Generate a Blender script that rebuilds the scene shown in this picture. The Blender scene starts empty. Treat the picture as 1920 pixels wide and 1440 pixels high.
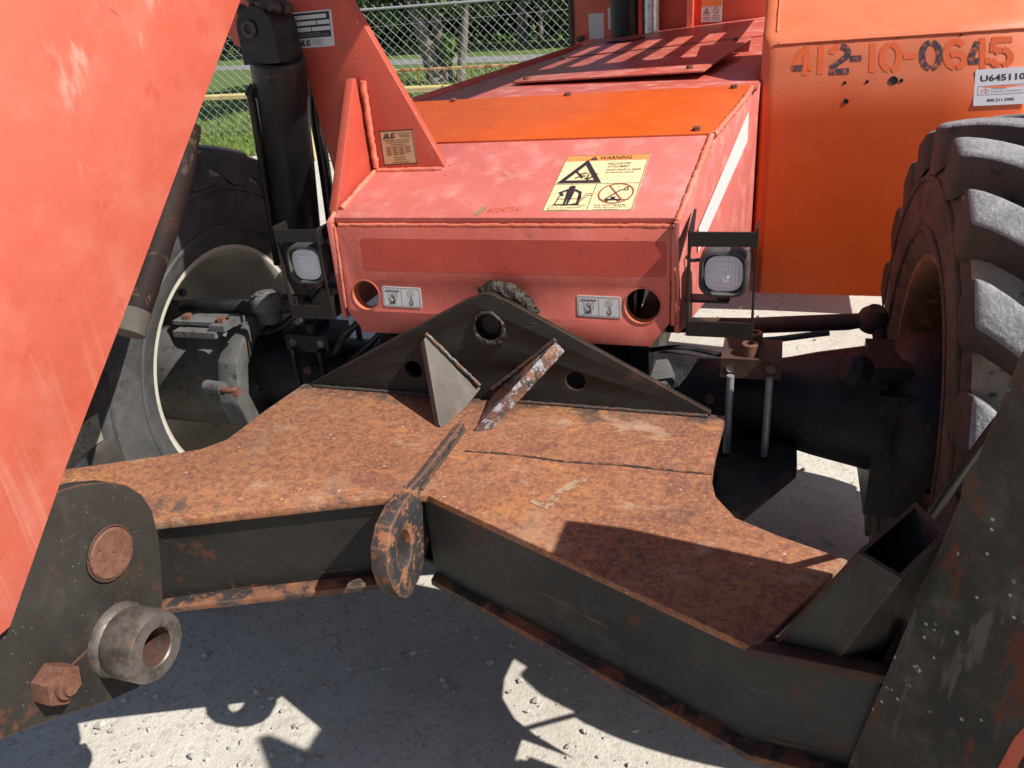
import bpy, bmesh, math, random
from mathutils import Vector, Matrix, noise
random.seed(7)
R = math.radians
S = bpy.context.scene
COL = S.collection

# ------------------------------------------------------------------ camera, sky, sun, exposure
cam = bpy.data.cameras.new('camera'); camo = bpy.data.objects.new('camera', cam); COL.objects.link(camo)
cam.sensor_width = 36.0; cam.lens = 1450 / 1920 * 36.0; cam.clip_start = 0.02; cam.clip_end = 500
cx = Vector((0.9489725237114679, 0.3050696845057331, -0.07989766477350835)); cup = Vector((-0.066279458199148, 0.44063582763349846, 0.8952357794606789)); cb = cx.cross(cup)
camo.matrix_world = Matrix(((cx.x, cup.x, cb.x, .599), (cx.y, cup.y, cb.y, -1.576), (cx.z, cup.z, cb.z, 1.557), (0, 0, 0, 1)))
S.camera = camo
S.render.resolution_x = 1024; S.render.resolution_y = 768

S.cycles.max_bounces = 5; S.cycles.diffuse_bounces = 3; S.cycles.glossy_bounces = 3; S.cycles.transmission_bounces = 4
TO_SUN = Vector((.62, -.092, .68)).normalized()
w = bpy.data.worlds.new('World'); S.world = w; w.use_nodes = True
nt = w.node_tree; nt.nodes.clear()
sky = nt.nodes.new('ShaderNodeTexSky'); sky.sky_type = 'NISHITA'; sky.sun_disc = False
sky.sun_elevation = math.asin(TO_SUN.z); sky.sun_rotation = math.atan2(TO_SUN.x, TO_SUN.y)
sky.air_density = 1.0; sky.dust_density = 1.0; sky.ozone_density = 1.0
bg = nt.nodes.new('ShaderNodeBackground'); bg.inputs[1].default_value = .072
wo = nt.nodes.new('ShaderNodeOutputWorld')
nt.links.new(sky.outputs[0], bg.inputs[0]); nt.links.new(bg.outputs[0], wo.inputs[0])
sl = bpy.data.lights.new('sun', 'SUN'); sl.energy = 5.0; sl.angle = R(.53); sl.color = (1, .955, .88)
so = bpy.data.objects.new('sun', sl); COL.objects.link(so)
so.rotation_euler = TO_SUN.to_track_quat('Z', 'Y').to_euler(); so.location = TO_SUN * 60
S.view_settings.view_transform = 'Standard'; S.view_settings.look = 'None'
S.view_settings.exposure = .40; S.view_settings.gamma = 1; S.view_settings.use_curve_mapping = False

# ------------------------------------------------------------------ materials
def mat(name, base, rough=.55, metal=0., layers=(), bump=(), edge=None, spec=.5, hsv=None):
    """layers: dict(s=scale, lo, hi, c=colour, r=rough, st=stretch, d=detail, k='n'|'v'|'w', off)  bump: (scale, strength, dist, stretch)"""
    m = bpy.data.materials.new(name); m.use_nodes = True
    t = m.node_tree; t.nodes.clear(); N = t.nodes.new; L = t.links.new
    out = N('ShaderNodeOutputMaterial'); b = N('ShaderNodeBsdfPrincipled'); L(b.outputs[0], out.inputs[0])
    b.inputs['Metallic'].default_value = metal; b.inputs['Specular IOR Level'].default_value = spec
    geo = N('ShaderNodeNewGeometry')
    def coords(st, off=0., rot=None):
        src = geo.outputs['Position']
        if rot:
            m0 = N('ShaderNodeMapping'); L(src, m0.inputs[0]); m0.inputs['Rotation'].default_value = rot; src = m0.outputs[0]
        mp = N('ShaderNodeMapping'); L(src, mp.inputs[0])
        mp.inputs['Scale'].default_value = st; mp.inputs['Location'].default_value = (off, off * .7, -off)
        return mp.outputs[0]
    def fac(l):
        k = l.get('k', 'n'); st = l.get('st', (1, 1, 1)); v = coords(st, l.get('off', 0), l.get('rot'))
        if k == 'n':
            n = N('ShaderNodeTexNoise'); n.inputs['Scale'].default_value = l['s']; n.inputs['Detail'].default_value = min(l.get('d', 5), 6)
            n.inputs['Roughness'].default_value = l.get('rg', .62); n.inputs['Distortion'].default_value = l.get('ds', 0); o = n.outputs[0]
        elif k == 'v':
            n = N('ShaderNodeTexVoronoi'); n.inputs['Scale'].default_value = l['s']; o = n.outputs['Distance']
        elif k == 'c':
            n = N('ShaderNodeTexVoronoi'); n.inputs['Scale'].default_value = l['s']
            sp = N('ShaderNodeSeparateColor'); L(n.outputs['Color'], sp.inputs[0]); o = sp.outputs[0]
        elif k == 'z':
            sp = N('ShaderNodeSeparateXYZ'); L(geo.outputs['Position'], sp.inputs[0]); o = sp.outputs[l.get('ax', 2)]
            if l.get('wob'):
                n = N('ShaderNodeTexNoise'); n.inputs['Scale'].default_value = l['s']; L(v, n.inputs[0]); n.inputs['Detail'].default_value = 5
                ad = N('ShaderNodeMath'); ad.operation = 'MULTIPLY_ADD'; L(n.outputs[0], ad.inputs[0]); ad.inputs[1].default_value = l['wob']; L(o, ad.inputs[2]); o = ad.outputs[0]
        elif k == 'up':
            sp = N('ShaderNodeSeparateXYZ'); L(geo.outputs['Normal'], sp.inputs[0]); o = sp.outputs[2]
        elif k == 'e':
            bv = N('ShaderNodeBevel'); bv.samples = 2; bv.inputs[0].default_value = l['s']
            dt = N('ShaderNodeVectorMath'); dt.operation = 'DOT_PRODUCT'; L(bv.outputs[0], dt.inputs[0]); L(geo.outputs['Normal'], dt.inputs[1])
            n = N('ShaderNodeTexNoise'); n.inputs['Scale'].default_value = l.get('ns', 60); L(v, n.inputs[0]); n.inputs['Detail'].default_value = 5
            ad = N('ShaderNodeMath'); ad.operation = 'MULTIPLY_ADD'; L(n.outputs[0], ad.inputs[0]); ad.inputs[1].default_value = .35
            iv = N('ShaderNodeMath'); iv.operation = 'SUBTRACT'; iv.inputs[0].default_value = 1; L(dt.outputs['Value'], iv.inputs[1])
            L(iv.outputs[0], ad.inputs[2]); o = ad.outputs[0]
        if k in 'nvc': L(v, n.inputs['Vector'])
        mr = N('ShaderNodeMapRange'); mr.inputs[1].default_value = l['lo']; mr.inputs[2].default_value = l['hi']
        mr.interpolation_type = 'SMOOTHSTEP' if l.get('sm', 1) else 'LINEAR'
        mr.inputs[4].default_value = l.get('a', 1.); L(o, mr.inputs[0]); r = mr.outputs[0]
        if 'x' in l:                                   # second mask multiplied in
            q = fac(l['x']); mu = N('ShaderNodeMath'); mu.operation = 'MULTIPLY'; L(r, mu.inputs[0]); L(q, mu.inputs[1]); r = mu.outputs[0]
        return r
    col = None; rg = None
    def cin(sock, c):
        if isinstance(c, tuple): sock.default_value = (*c, 1)
        else: L(c, sock)
    cur = tuple(base); rcur = rough
    for l in layers:
        f = fac(l)
        mx = N('ShaderNodeMix'); mx.data_type = 'RGBA'; L(f, mx.inputs[0]); cin(mx.inputs[6], cur); cin(mx.inputs[7], tuple(l['c'])); cur = mx.outputs[2]
        if 'r' in l:
            m2 = N('ShaderNodeMix'); L(f, m2.inputs[0])
            if isinstance(rcur, float): m2.inputs[2].default_value = rcur
            else: L(rcur, m2.inputs[2])
            m2.inputs[3].default_value = l['r']; rcur = m2.outputs[0]
    cin(b.inputs['Base Color'], cur)
    if isinstance(rcur, float): b.inputs['Roughness'].default_value = rcur
    else: L(rcur, b.inputs['Roughness'])
    prev = None
    for (s, stg, dist, *rest) in bump:
        st = rest[0] if rest else (1, 1, 1); kind = rest[1] if len(rest) > 1 else 'n'
        if kind == 'n':
            n = N('ShaderNodeTexNoise'); n.inputs['Detail'].default_value = 5; n.inputs['Roughness'].default_value = .65; o = 0
        else:
            n = N('ShaderNodeTexVoronoi'); o = 0
        n.inputs['Scale'].default_value = s; L(coords(st), n.inputs['Vector'])
        bp = N('ShaderNodeBump'); bp.inputs['Strength'].default_value = stg; bp.inputs['Distance'].default_value = dist
        L(n.outputs[o], bp.inputs['Height'])
        if prev: L(prev, bp.inputs['Normal'])
        prev = bp.outputs[0]
    if prev: L(prev, b.inputs['Normal'])
    return m

RUSTL = (.34, .12, .035); RUSTD = (.10, .035, .018)
def redpaint(name, base, dusty=(.55, .30, .26), rust=1., streak=True, rough=.5, chalk=.5):
    L_ = [dict(s=3.2, lo=.35, hi=.75, c=tuple(.82 * x for x in base), d=8),
          dict(s=14, lo=.45, hi=.8, c=dusty, a=chalk, d=9, r=.7)]
    if streak: L_.append(dict(s=26, lo=.52, hi=.75, c=dusty, a=.45 * chalk + .1, st=(1, 1, .06), d=4, r=.75))
    L_ += [dict(s=55, lo=.66, hi=.72, c=(.17, .045, .03), a=.8, d=7, off=3),
           dict(s=22, lo=.715, hi=.74, c=(.36, .05, .03), a=.6, d=4, st=(.05, .6, 3.5), rot=(.5, .7, .4), off=1.3), dict(s=26, lo=.725, hi=.75, c=(.62, .33, .28), a=.5, d=4, st=(3.5, .5, .05), rot=(.3, -.5, .9), off=4.3),
           dict(s=7, lo=.62, hi=.72, c=RUSTD, a=.55 * rust, d=12, rg=.75, off=5, x=dict(s=60, lo=.4, hi=.6)),
           dict(k='e', s=.006, lo=.30, hi=.42, c=(.23, .07, .035), a=.8 * rust, r=.85)]
    return mat(name, base, rough, layers=L_, bump=((220, .12, .002), (9, .10, .02)))
M = {}
M['red'] = redpaint('faded_red_paint', (.66, .115, .065), (.66, .19, .13), .5, True, .50, .45)
M['pink'] = redpaint('chalky_pink_red_paint', (.58, .15, .125), (.64, .27, .235), 1.0, False, .55, .95)
M['orange'] = redpaint('orange_paint', (.60, .095, .010), (.60, .15, .035), .35, False, .40, .3)
M['deck'] = redpaint('worn_red_deck_paint', (.50, .11, .08), (.56, .28, .23), 1.8, False, .34, 1.)
M['tank'] = mat('sun_faded_orange_paint', (.64, .088, .010), .42, layers=(
    dict(k='z', s=5, wob=.10, lo=1.22, hi=1.38, c=(.64, .17, .075), r=.6),
    dict(s=4, lo=.45, hi=.75, c=(.54, .075, .012), a=.4, d=7),
    dict(s=30, lo=.5, hi=.75, c=(.60, .13, .05), a=.25, d=6, st=(1, 1, .12)),
    dict(s=70, lo=.70, hi=.74, c=(.12, .04, .02), a=.7, off=2),
    dict(k='e', s=.006, lo=.36, hi=.46, c=(.5, .2, .1), a=.5)), bump=((180, .05, .002), (3, .05, .03)))
def blackpaint(name, base=(.018, .017, .016), dust=(.085, .078, .062), da=.6, rusta=.8, rough=.42):
    return mat(name, base, rough, spec=.28, layers=(
        dict(s=2.6, lo=.25, hi=.7, c=dust, a=da, d=9, r=.7),
        dict(s=18, lo=.45, hi=.75, c=tuple(1.25 * x for x in dust), a=da * .8, d=10, rg=.7, r=.75),
        dict(s=9, lo=.56, hi=.66, c=(.16, .055, .025), a=rusta, d=12, rg=.72, off=4, r=.9, x=dict(s=1.6, lo=.45, hi=.65, off=9)),
        dict(s=26, lo=.665, hi=.71, c=(.26, .12, .05), a=.8 * rusta, d=5, off=7, r=.9, st=(.14, .14, 3)),
        dict(s=30, lo=.64, hi=.74, c=tuple(1.7 * x for x in dust), a=.45, d=5, off=1.7, st=(.2, .2, 2.2)),
        dict(s=120, k='v', lo=.12, hi=.05, c=(.5, .5, .47), a=.7, x=dict(k='c', s=120, lo=.965, hi=.97)),
        dict(k='e', s=.005, lo=.30, hi=.45, c=(.22, .085, .04), a=rusta, ns=40, r=.9)),
        bump=((160, .14, .002), (14, .14, .012)))
M['black'] = blackpaint('black_frame_paint', (.011, .0105, .010), (.040, .036, .031), .4, .8, .38)
M['black2'] = blackpaint('lighter_black_paint', (.021, .0205, .019), (.068, .064, .056), .7, .8, .45)
M['blackrust'] = blackpaint('scuffed_black_paint', (.022, .02, .019), (.10, .085, .07), .7, 1., .5)
M['gloss'] = blackpaint('gloss_black_paint', (.010, .010, .012), (.034, .031, .032), .3, .35, .28)
M['rust'] = mat('rusted_plate', (.255, .102, .054), .85, layers=(
    dict(s=4, lo=.3, hi=.7, c=(.34, .145, .072), d=6, rg=.7),
    dict(s=2.3, lo=.48, hi=.66, c=(.43, .175, .055), a=.8, d=6, off=21, rg=.7),
    dict(s=3.0, lo=.50, hi=.68, c=(.125, .050, .036), a=.75, d=6, off=31, rg=.7),
    dict(s=55, lo=.42, hi=.62, c=(.135, .052, .036), a=.75, d=6, rg=.75),
    dict(s=120, lo=.50, hi=.66, c=(.47, .21, .085), a=.75, d=5, rg=.7, off=6),
    dict(s=16, lo=.55, hi=.68, c=(.46, .19, .06), a=.6, d=6, rg=.7, off=15, st=(1, 2, 1)),
    dict(s=9, lo=.56, hi=.72, c=(.42, .30, .20), a=.6, d=6, off=11, st=(1, 1.6, 1)),
    dict(s=5.5, lo=.56, hi=.66, c=(.050, .046, .046), a=.75, d=6, rg=.8, off=2.3, r=.6, x=dict(s=45, lo=.35, hi=.6)),
    dict(s=26, lo=.70, hi=.74, c=(.36, .27, .20), a=.5, d=5, off=13, st=(.3, 1.3, 1), rot=(0, 0, .5)),
    dict(s=3.2, lo=.55, hi=.70, c=(.36, .235, .16), a=.45, d=6, off=43, rg=.7),
    dict(s=60, k='v', lo=.20, hi=.10, c=(.55, .50, .44), a=.8, x=dict(k='c', s=60, lo=.975, hi=.98)),
    dict(s=3.3, lo=.60, hi=.70, c=(.12, .040, .030), a=.7, d=6, off=8),
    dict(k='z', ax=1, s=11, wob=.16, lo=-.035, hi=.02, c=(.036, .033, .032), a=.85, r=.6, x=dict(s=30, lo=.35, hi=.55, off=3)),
    dict(k='e', s=.006, lo=.28, hi=.42, c=(.06, .03, .024), a=.8, ns=30)),
    bump=((260, .35, .003), (70, .35, .004), (9, .15, .012)))
M['rustd'] = mat('dark_rusty_steel', (.055, .026, .020), .8, layers=(
    dict(s=14, lo=.35, hi=.7, c=(.105, .044, .028), d=10, rg=.7), dict(s=6, lo=.5, hi=.65, c=(.025, .02, .02), d=9, a=.8)),
    bump=((200, .3, .002), (40, .3, .004)))
M['rustb'] = mat('brown_rusty_bolt', (.135, .056, .036), .75, layers=(
    dict(s=40, lo=.4, hi=.7, c=(.21, .095, .06), d=8), dict(s=90, lo=.55, hi=.7, c=(.08, .03, .02), d=6)), bump=((260, .3, .002),))
M['steel'] = mat('worn_grey_steel', (.19, .165, .15), .45, .5, layers=(
    dict(s=25, lo=.4, hi=.65, c=(.075, .060, .052), d=6, rg=.7, r=.6), dict(s=60, lo=.58, hi=.7, c=(.19, .10, .06), d=8, off=3, r=.8)),
    bump=((150, .25, .002), (30, .2, .004)))
M['chrome'] = mat('bare_metal', (.55, .55, .56), .28, .9, layers=(dict(s=50, lo=.5, hi=.7, c=(.3, .27, .25), r=.5),))
M['cast'] = mat('grey_cast_housing', (.075, .074, .074), .6, layers=(
    dict(s=8, lo=.35, hi=.7, c=(.135, .132, .127), d=10, rg=.7), dict(s=30, lo=.56, hi=.68, c=(.05, .045, .04), d=9),
    dict(s=16, lo=.62, hi=.70, c=(.20, .085, .04), d=9, off=5, a=.8)), bump=((180, .35, .003), (25, .25, .006)))
M['oily_shaded'] = mat('oily_and_shaded_casting', (.010, .010, .012), .38, spec=.3, layers=(
    dict(s=7, lo=.4, hi=.75, c=(.030, .026, .024), d=10, r=.7), dict(s=18, lo=.6, hi=.7, c=(.085, .045, .03), d=9, off=5, a=.8, r=.8)),
    bump=((140, .4, .004), (25, .3, .008)))
M['grease'] = mat('caked_brown_grease', (.030, .023, .018), .45, layers=(dict(s=60, lo=.5, hi=.75, c=(.085, .065, .045), d=6, r=.8),), bump=((140, .7, .005),))
M['weldred'] = redpaint('painted_weld_bead', (.64, .17, .10), (.66, .27, .19), 1.3, False, .5, .8)
M['weldblk'] = mat('bare_weld_bead', (.085, .085, .085), .38, .4, layers=(dict(s=60, lo=.4, hi=.65, c=(.16, .075, .04), d=9, r=.75),), bump=((110, .5, .004),))
M['rubber'] = mat('dusty_tyre_rubber', (.034, .034, .036), .75, layers=(
    dict(s=5, lo=.3, hi=.7, c=(.078, .077, .076), d=9, rg=.7), dict(s=26, lo=.45, hi=.7, c=(.115, .11, .10), a=.6, d=6, rg=.7),
    dict(s=12, lo=.6, hi=.7, c=(.02, .02, .02), a=.7, off=4, d=8)), bump=((170, .35, .003), (30, .3, .006)))
M['rubmud'] = mat('brown_mud_on_tyre', (.060, .044, .034), .85, layers=(
    dict(s=8, lo=.35, hi=.65, c=(.125, .075, .045), d=6, rg=.7), dict(s=22, lo=.5, hi=.66, c=(.03, .026, .024), d=9, off=3)), bump=((170, .35, .003), (30, .4, .008)))
M['treadtop'] = mat('worn_grey_tread_rubber', (.19, .19, .195), .85, layers=(
    dict(s=9, lo=.35, hi=.65, c=(.31, .31, .31), d=6, rg=.75), dict(s=34, lo=.52, hi=.70, c=(.13, .13, .13), a=.8, d=6, off=2, rg=.75),
    dict(s=150, lo=.5, hi=.7, c=(.40, .40, .39), a=.6, d=4, off=4), dict(s=60, lo=.64, hi=.70, c=(.05, .05, .05), a=.7, d=5, off=8),
    dict(k='e', s=.012, lo=.25, hi=.40, c=(.09, .085, .08), a=.8, ns=70)), bump=((150, .5, .004), (40, .5, .008)))
M['treadside'] = mat('dark_lug_rubber', (.035, .032, .031), .7, layers=(dict(s=9, lo=.35, hi=.7, c=(.085, .07, .058), d=9),), bump=((150, .3, .003),))
M['treadgap'] = mat('dusty_tread_base', (.20, .18, .135), .85, layers=(
    dict(s=12, lo=.35, hi=.65, c=(.34, .31, .235), d=6, rg=.7), dict(s=40, lo=.55, hi=.7, c=(.07, .06, .05), d=8, off=3)), bump=((120, .4, .004),))
M['rimpale'] = mat('dirty_cream_rim_paint', (.56, .53, .45), .5, layers=(
    dict(s=6, lo=.5, hi=.75, c=(.40, .36, .29), d=6, rg=.7, r=.7), dict(s=30, lo=.64, hi=.72, c=(.15, .06, .035), d=9, off=3, r=.85),
    dict(k='e', s=.006, lo=.3, hi=.44, c=(.15, .06, .03), a=.8)), bump=((120, .2, .003),))
M['rimrust'] = mat('rust_brown_rim', (.22, .105, .045), .8, layers=(
    dict(s=7, lo=.35, hi=.65, c=(.12, .055, .03), d=10, rg=.7), dict(s=30, lo=.5, hi=.68, c=(.30, .17, .08), d=9, off=3)), bump=((150, .3, .003), (30, .3, .005)))
M['lens'] = None
M['plastic'] = mat('grey_black_lamp_plastic', (.045, .045, .047), .5, layers=(dict(s=20, lo=.4, hi=.7, c=(.09, .088, .085), d=8, r=.7),))
M['hose'] = mat('black_hose_rubber', (.012, .012, .013), .32, layers=(dict(s=20, lo=.5, hi=.7, c=(.04, .038, .035), r=.6),), bump=((120, .15, .002),))
# print
def flat(name, c, rough=.55): return mat(name, c, rough, layers=(dict(s=60, lo=.55, hi=.75, c=tuple(.7 * x for x in c), a=.6, d=8),))
M['white'] = flat('white_vinyl', (.66, .66, .64)); M['greyvinyl'] = flat('pale_grey_vinyl', (.56, .58, .57))
M['lilac'] = flat('cool_white_vinyl', (.70, .70, .74)); M['gold'] = mat('gold_foil_label', (.50, .36, .19), .5, layers=(dict(s=12, lo=.4, hi=.7, c=(.55, .42, .24)),))
M['cream'] = mat('stained_cream_vinyl', (.70, .63, .36), .6, layers=(
    dict(s=130, lo=.54, hi=.66, c=(.42, .33, .15), a=.8, d=6), dict(s=18, lo=.55, hi=.7, c=(.55, .45, .22), a=.7, d=8, off=3)))
M['ink'] = flat('dark_print', (.03, .02, .025)); M['inkbrown'] = flat('brown_print', (.20, .11, .05)); M['inkred'] = flat('red_brown_print', (.36, .07, .03))
M['inkor'] = flat('orange_print', (.72, .26, .07)); M['inkgrey'] = flat('grey_print', (.22, .22, .24)); M['stencil'] = flat('orange_stencil_paint', (.72, .125, .03))
M['stencilblk'] = mat('worn_black_stencil_paint', (.045, .035, .05), .7, layers=(dict(s=110, lo=.5, hi=.62, c=(.45, .09, .03), d=6),))
M['scrawl'] = flat('red_paint_pen', (.50, .075, .03))
# ground and green
M['gravel'] = mat('pale_gravel_lot', (.53, .495, .435), .9, layers=(
    dict(k='c', s=230, lo=.1, hi=.9, c=(.64, .60, .535), a=.6, sm=0), dict(k='c', s=90, lo=.80, hi=.97, c=(.34, .31, .28), a=.6, off=3),
    dict(s=130, lo=.52, hi=.72, c=(.33, .30, .26), a=.7, d=4, rg=.8), dict(s=1.4, lo=.42, hi=.70, c=(.43, .395, .34), a=.8, d=6, rg=.7),
    dict(s=7, lo=.56, hi=.72, c=(.38, .335, .275), a=.7, d=6, off=4), dict(s=2.6, lo=.60, hi=.68, c=(.27, .235, .20), a=.55, d=6, off=9, rg=.75),
    dict(s=1.9, lo=.63, hi=.72, c=(.20, .175, .15), a=.6, d=6, off=17, rg=.75)),
    bump=((230, .35, .003, (1, 1, 1), 'v'), (70, .5, .005), (12, .35, .02)))
M['pebble'] = mat('loose_limestone_chips', (.50, .47, .43), .9, layers=(dict(s=40, lo=.4, hi=.6, c=(.34, .31, .28)),))
M['lawn'] = mat('mown_lawn', (.11, .185, .030), .95, layers=(
    dict(s=1.2, lo=.35, hi=.7, c=(.19, .22, .045), d=6, rg=.75), dict(s=40, lo=.4, hi=.65, c=(.065, .125, .02), d=8, rg=.8)), bump=((60, .9, .05),))
M['blade'] = mat('grass_blades', (.135, .225, .036), .8, layers=(dict(s=2, lo=.4, hi=.65, c=(.22, .25, .055), d=5),))
M['road'] = mat('grey_road_asphalt', (.22, .215, .21), .9, layers=(dict(s=1.5, lo=.4, hi=.7, c=(.16, .155, .15), d=9),))
M['leaf'] = mat('leaf_green', (.075, .155, .022), .6, layers=(dict(s=2.2, lo=.35, hi=.65, c=(.15, .24, .04), d=5), dict(s=12, lo=.5, hi=.7, c=(.04, .09, .016), d=5)))
M['leafd'] = mat('dark_leaf_green', (.026, .052, .012), .7, layers=(dict(s=1.3, lo=.4, hi=.65, c=(.048, .085, .02), d=6),))
M['bark'] = mat('pale_blotched_bark', (.17, .145, .12), .9, layers=(
    dict(s=3, lo=.4, hi=.65, c=(.30, .27, .23), d=9, st=(1, 1, .4)), dict(s=9, lo=.5, hi=.7, c=(.08, .065, .05), d=9, st=(1, 1, .25))), bump=((20, .6, .03, (1, 1, .3)),))
M['galv'] = mat('galvanised_steel', (.36, .37, .39), .45, .35, layers=(dict(s=30, lo=.4, hi=.7, c=(.27, .28, .30)),))
M['yellow'] = mat('faded_yellow_pipe_paint', (.62, .50, .20), .6, layers=(
    dict(s=8, lo=.45, hi=.7, c=(.66, .58, .33), d=8), dict(s=14, lo=.60, hi=.68, c=(.24, .10, .04), d=9, off=3, r=.9)))
M['yrust'] = mat('rusty_yellow_rail_paint', (.55, .38, .17), .7, layers=(dict(s=10, lo=.42, hi=.6, c=(.27, .11, .05), d=9, off=3, r=.9),))

# ------------------------------------------------------------------ mesh helpers
def link(o, parent=None):
    COL.objects.link(o)
    if parent: o.parent = parent; o.matrix_parent_inverse = parent.matrix_world.inverted()
    return o
def meshobj(name, me, m, parent=None, smooth=None):
    n = len(me.vertices); c = Vector((0, 0, 0))
    if n:
        lo = [min(v.co[i] for v in me.vertices) for i in range(3)]; hi = [max(v.co[i] for v in me.vertices) for i in range(3)]
        c = Vector([(a + b) / 2 for a, b in zip(lo, hi)])
        me.transform(Matrix.Translation(-c))
    o = bpy.data.objects.new(name, me)
    ms = m if isinstance(m, (list, tuple)) else [m]
    idx = [p.material_index for p in me.polygons] if len(ms) > 1 else None
    me.materials.clear()
    for x in ms: me.materials.append(M[x] if isinstance(x, str) else x)
    if idx: me.polygons.foreach_set('material_index', idx)
    if smooth is not None:
        me.shade_smooth() if smooth is True else me.set_sharp_from_angle(angle=R(smooth))
    link(o); o.location = c
    if parent:
        o.parent = parent; pl = parent; off = Vector((0, 0, 0))
        while pl: off += pl.location; pl = pl.parent
        o.location = c - off
    return o
def frombm(name, bm, m, parent=None, smooth=30):
    bmesh.ops.recalc_face_normals(bm, faces=bm.faces[:])
    me = bpy.data.meshes.new(name); bm.to_mesh(me); bm.free()
    for p in me.polygons: p.use_smooth = True
    return meshobj(name, me, m, parent, smooth)
def bevel(bm, w, seg=2):
    if w > 0:
        es = [e for e in bm.edges if len(e.link_faces) == 2 and e.calc_face_angle(0) > .5]
        bmesh.ops.bevel(bm, geom=es, offset=w, segments=seg, affect='EDGES', clamp_overlap=True, profile=.5)
def hexa(bm, p):            # p: 8 points, bottom 4 then top 4
    v = [bm.verts.new(q) for q in p]
    for f in ((0, 1, 2, 3), (4, 7, 6, 5), (0, 4, 5, 1), (1, 5, 6, 2), (2, 6, 7, 3), (3, 7, 4, 0)): bm.faces.new([v[i] for i in f])
def box(name, lo, hi, m, parent=None, bv=.003, mtx=None):
    bm = bmesh.new(); (x0, y0, z0), (x1, y1, z1) = lo, hi
    hexa(bm, [(x0, y0, z0), (x1, y0, z0), (x1, y1, z0), (x0, y1, z0), (x0, y0, z1), (x1, y0, z1), (x1, y1, z1), (x0, y1, z1)])
    bevel(bm, bv)
    if mtx: bmesh.ops.transform(bm, matrix=mtx, verts=bm.verts[:])
    return frombm(name, bm, m, parent)
def slab(name, pts, thick, m, parent=None, bv=.002, nrm=None):
    """closed planar polygon (3-D points) given thickness along -normal"""
    bm = bmesh.new(); P = [Vector(p) for p in pts]
    n = Vector(nrm).normalized() if nrm else (P[1] - P[0]).cross(P[2] - P[0]).normalized()
    a = [bm.verts.new(p) for p in P]; b = [bm.verts.new(p - n * thick) for p in P]; k = len(P)
    bm.faces.new(a); bm.faces.new(b[::-1])
    for i in range(k): bm.faces.new((a[i], b[i], b[(i + 1) % k], a[(i + 1) % k]))
    bmesh.ops.recalc_face_normals(bm, faces=bm.faces[:]); bevel(bm, bv)
    return frombm(name, bm, m, parent)
def plate(name, origin, u, v, outline, holes, thick, m, parent=None, bv=.002):
    """2-D outline with holes in the (u, v) frame at origin, thickness centred; edges rounded"""
    cu = bpy.data.curves.new(name, 'CURVE'); cu.dimensions = '2D'; cu.fill_mode = 'BOTH'
    for poly in [outline] + list(holes):
        s = cu.splines.new('POLY'); s.points.add(len(poly) - 1); s.use_cyclic_u = True
        for q, p in zip(s.points, poly): q.co = (p[0], p[1], 0, 1)
    cu.extrude = thick / 2 - bv; cu.bevel_depth = bv; cu.bevel_resolution = 1; cu.offset = -bv
    o = bpy.data.objects.new('tmp', cu); COL.objects.link(o)
    me = bpy.data.meshes.new_from_object(o.evaluated_get(bpy.context.evaluated_depsgraph_get()))
    bpy.data.objects.remove(o); bpy.data.curves.remove(cu)
    u = Vector(u).normalized(); v = Vector(v).normalized(); n = u.cross(v)
    mt = Matrix(((u.x, v.x, n.x, origin[0]), (u.y, v.y, n.y, origin[1]), (u.z, v.z, n.z, origin[2]), (0, 0, 0, 1)))
    me.transform(mt)
    bm = bmesh.new(); bm.from_mesh(me); bpy.data.meshes.remove(me); bmesh.ops.remove_doubles(bm, verts=bm.verts[:], dist=1e-5)
    return frombm(name, bm, m, parent, 25)
def circ(x, y, r, n=28, rx=None): return [(x + (rx or r) * math.cos(2 * math.pi * i / n), y + r * math.sin(2 * math.pi * i / n)) for i in range(n)]
def arcpts(x, y, r, a0, a1, n=8): return [(x + r * math.cos(R(a0 + (a1 - a0) * i / n)), y + r * math.sin(R(a0 + (a1 - a0) * i / n))) for i in range(n + 1)]
def frame(d):
    d = Vector(d).normalized(); a = Vector((0, 0, 1)) if abs(d.z) < .9 else Vector((0, 1, 0))
    u = d.cross(a).normalized(); return u, u.cross(d).normalized() * -1, d
def tube_bm(bm, path, rad, seg=12, cap=True, wob=0., asp=1.):
    P = [Vector(p) for p in path]; n = len(P); rings = []
    for i, p in enumerate(P):
        d = (P[min(i + 1, n - 1)] - P[max(i - 1, 0)])
        u, v, _ = frame(d); r = rad[i] if isinstance(rad, (list, tuple)) else rad
        rings.append([bm.verts.new(p + (u * math.cos(2 * math.pi * k / seg) + v * math.sin(2 * math.pi * k / seg) * asp) * r * (1 + wob * random.uniform(-1, 1))) for k in range(seg)])
    for a, b in zip(rings, rings[1:]):
        for k in range(seg): bm.faces.new((a[k], a[(k + 1) % seg], b[(k + 1) % seg], b[k]))
    if cap: bm.faces.new(rings[0][::-1]); bm.faces.new(rings[-1])
def tube(name, path, rad, m, parent=None, seg=12, smooth=40, wob=0.):
    bm = bmesh.new(); tube_bm(bm, path, rad, seg, True, wob); return frombm(name, bm, m, parent, smooth)
def smoothpath(pts, n=8):
    P = [Vector(p) for p in pts]; P = [P[0] * 2 - P[1]] + P + [P[-1] * 2 - P[-2]]; out = []
    for i in range(1, len(P) - 2):
        a, b, c, d = P[i - 1:i + 3]
        for k in range(n):
            t = k / n; out.append(.5 * ((2 * b) + (c - a) * t + (2 * a - 5 * b + 4 * c - d) * t * t + (3 * b - a - 3 * c + d) * t ** 3))
    out.append(P[-2]); return out
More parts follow.
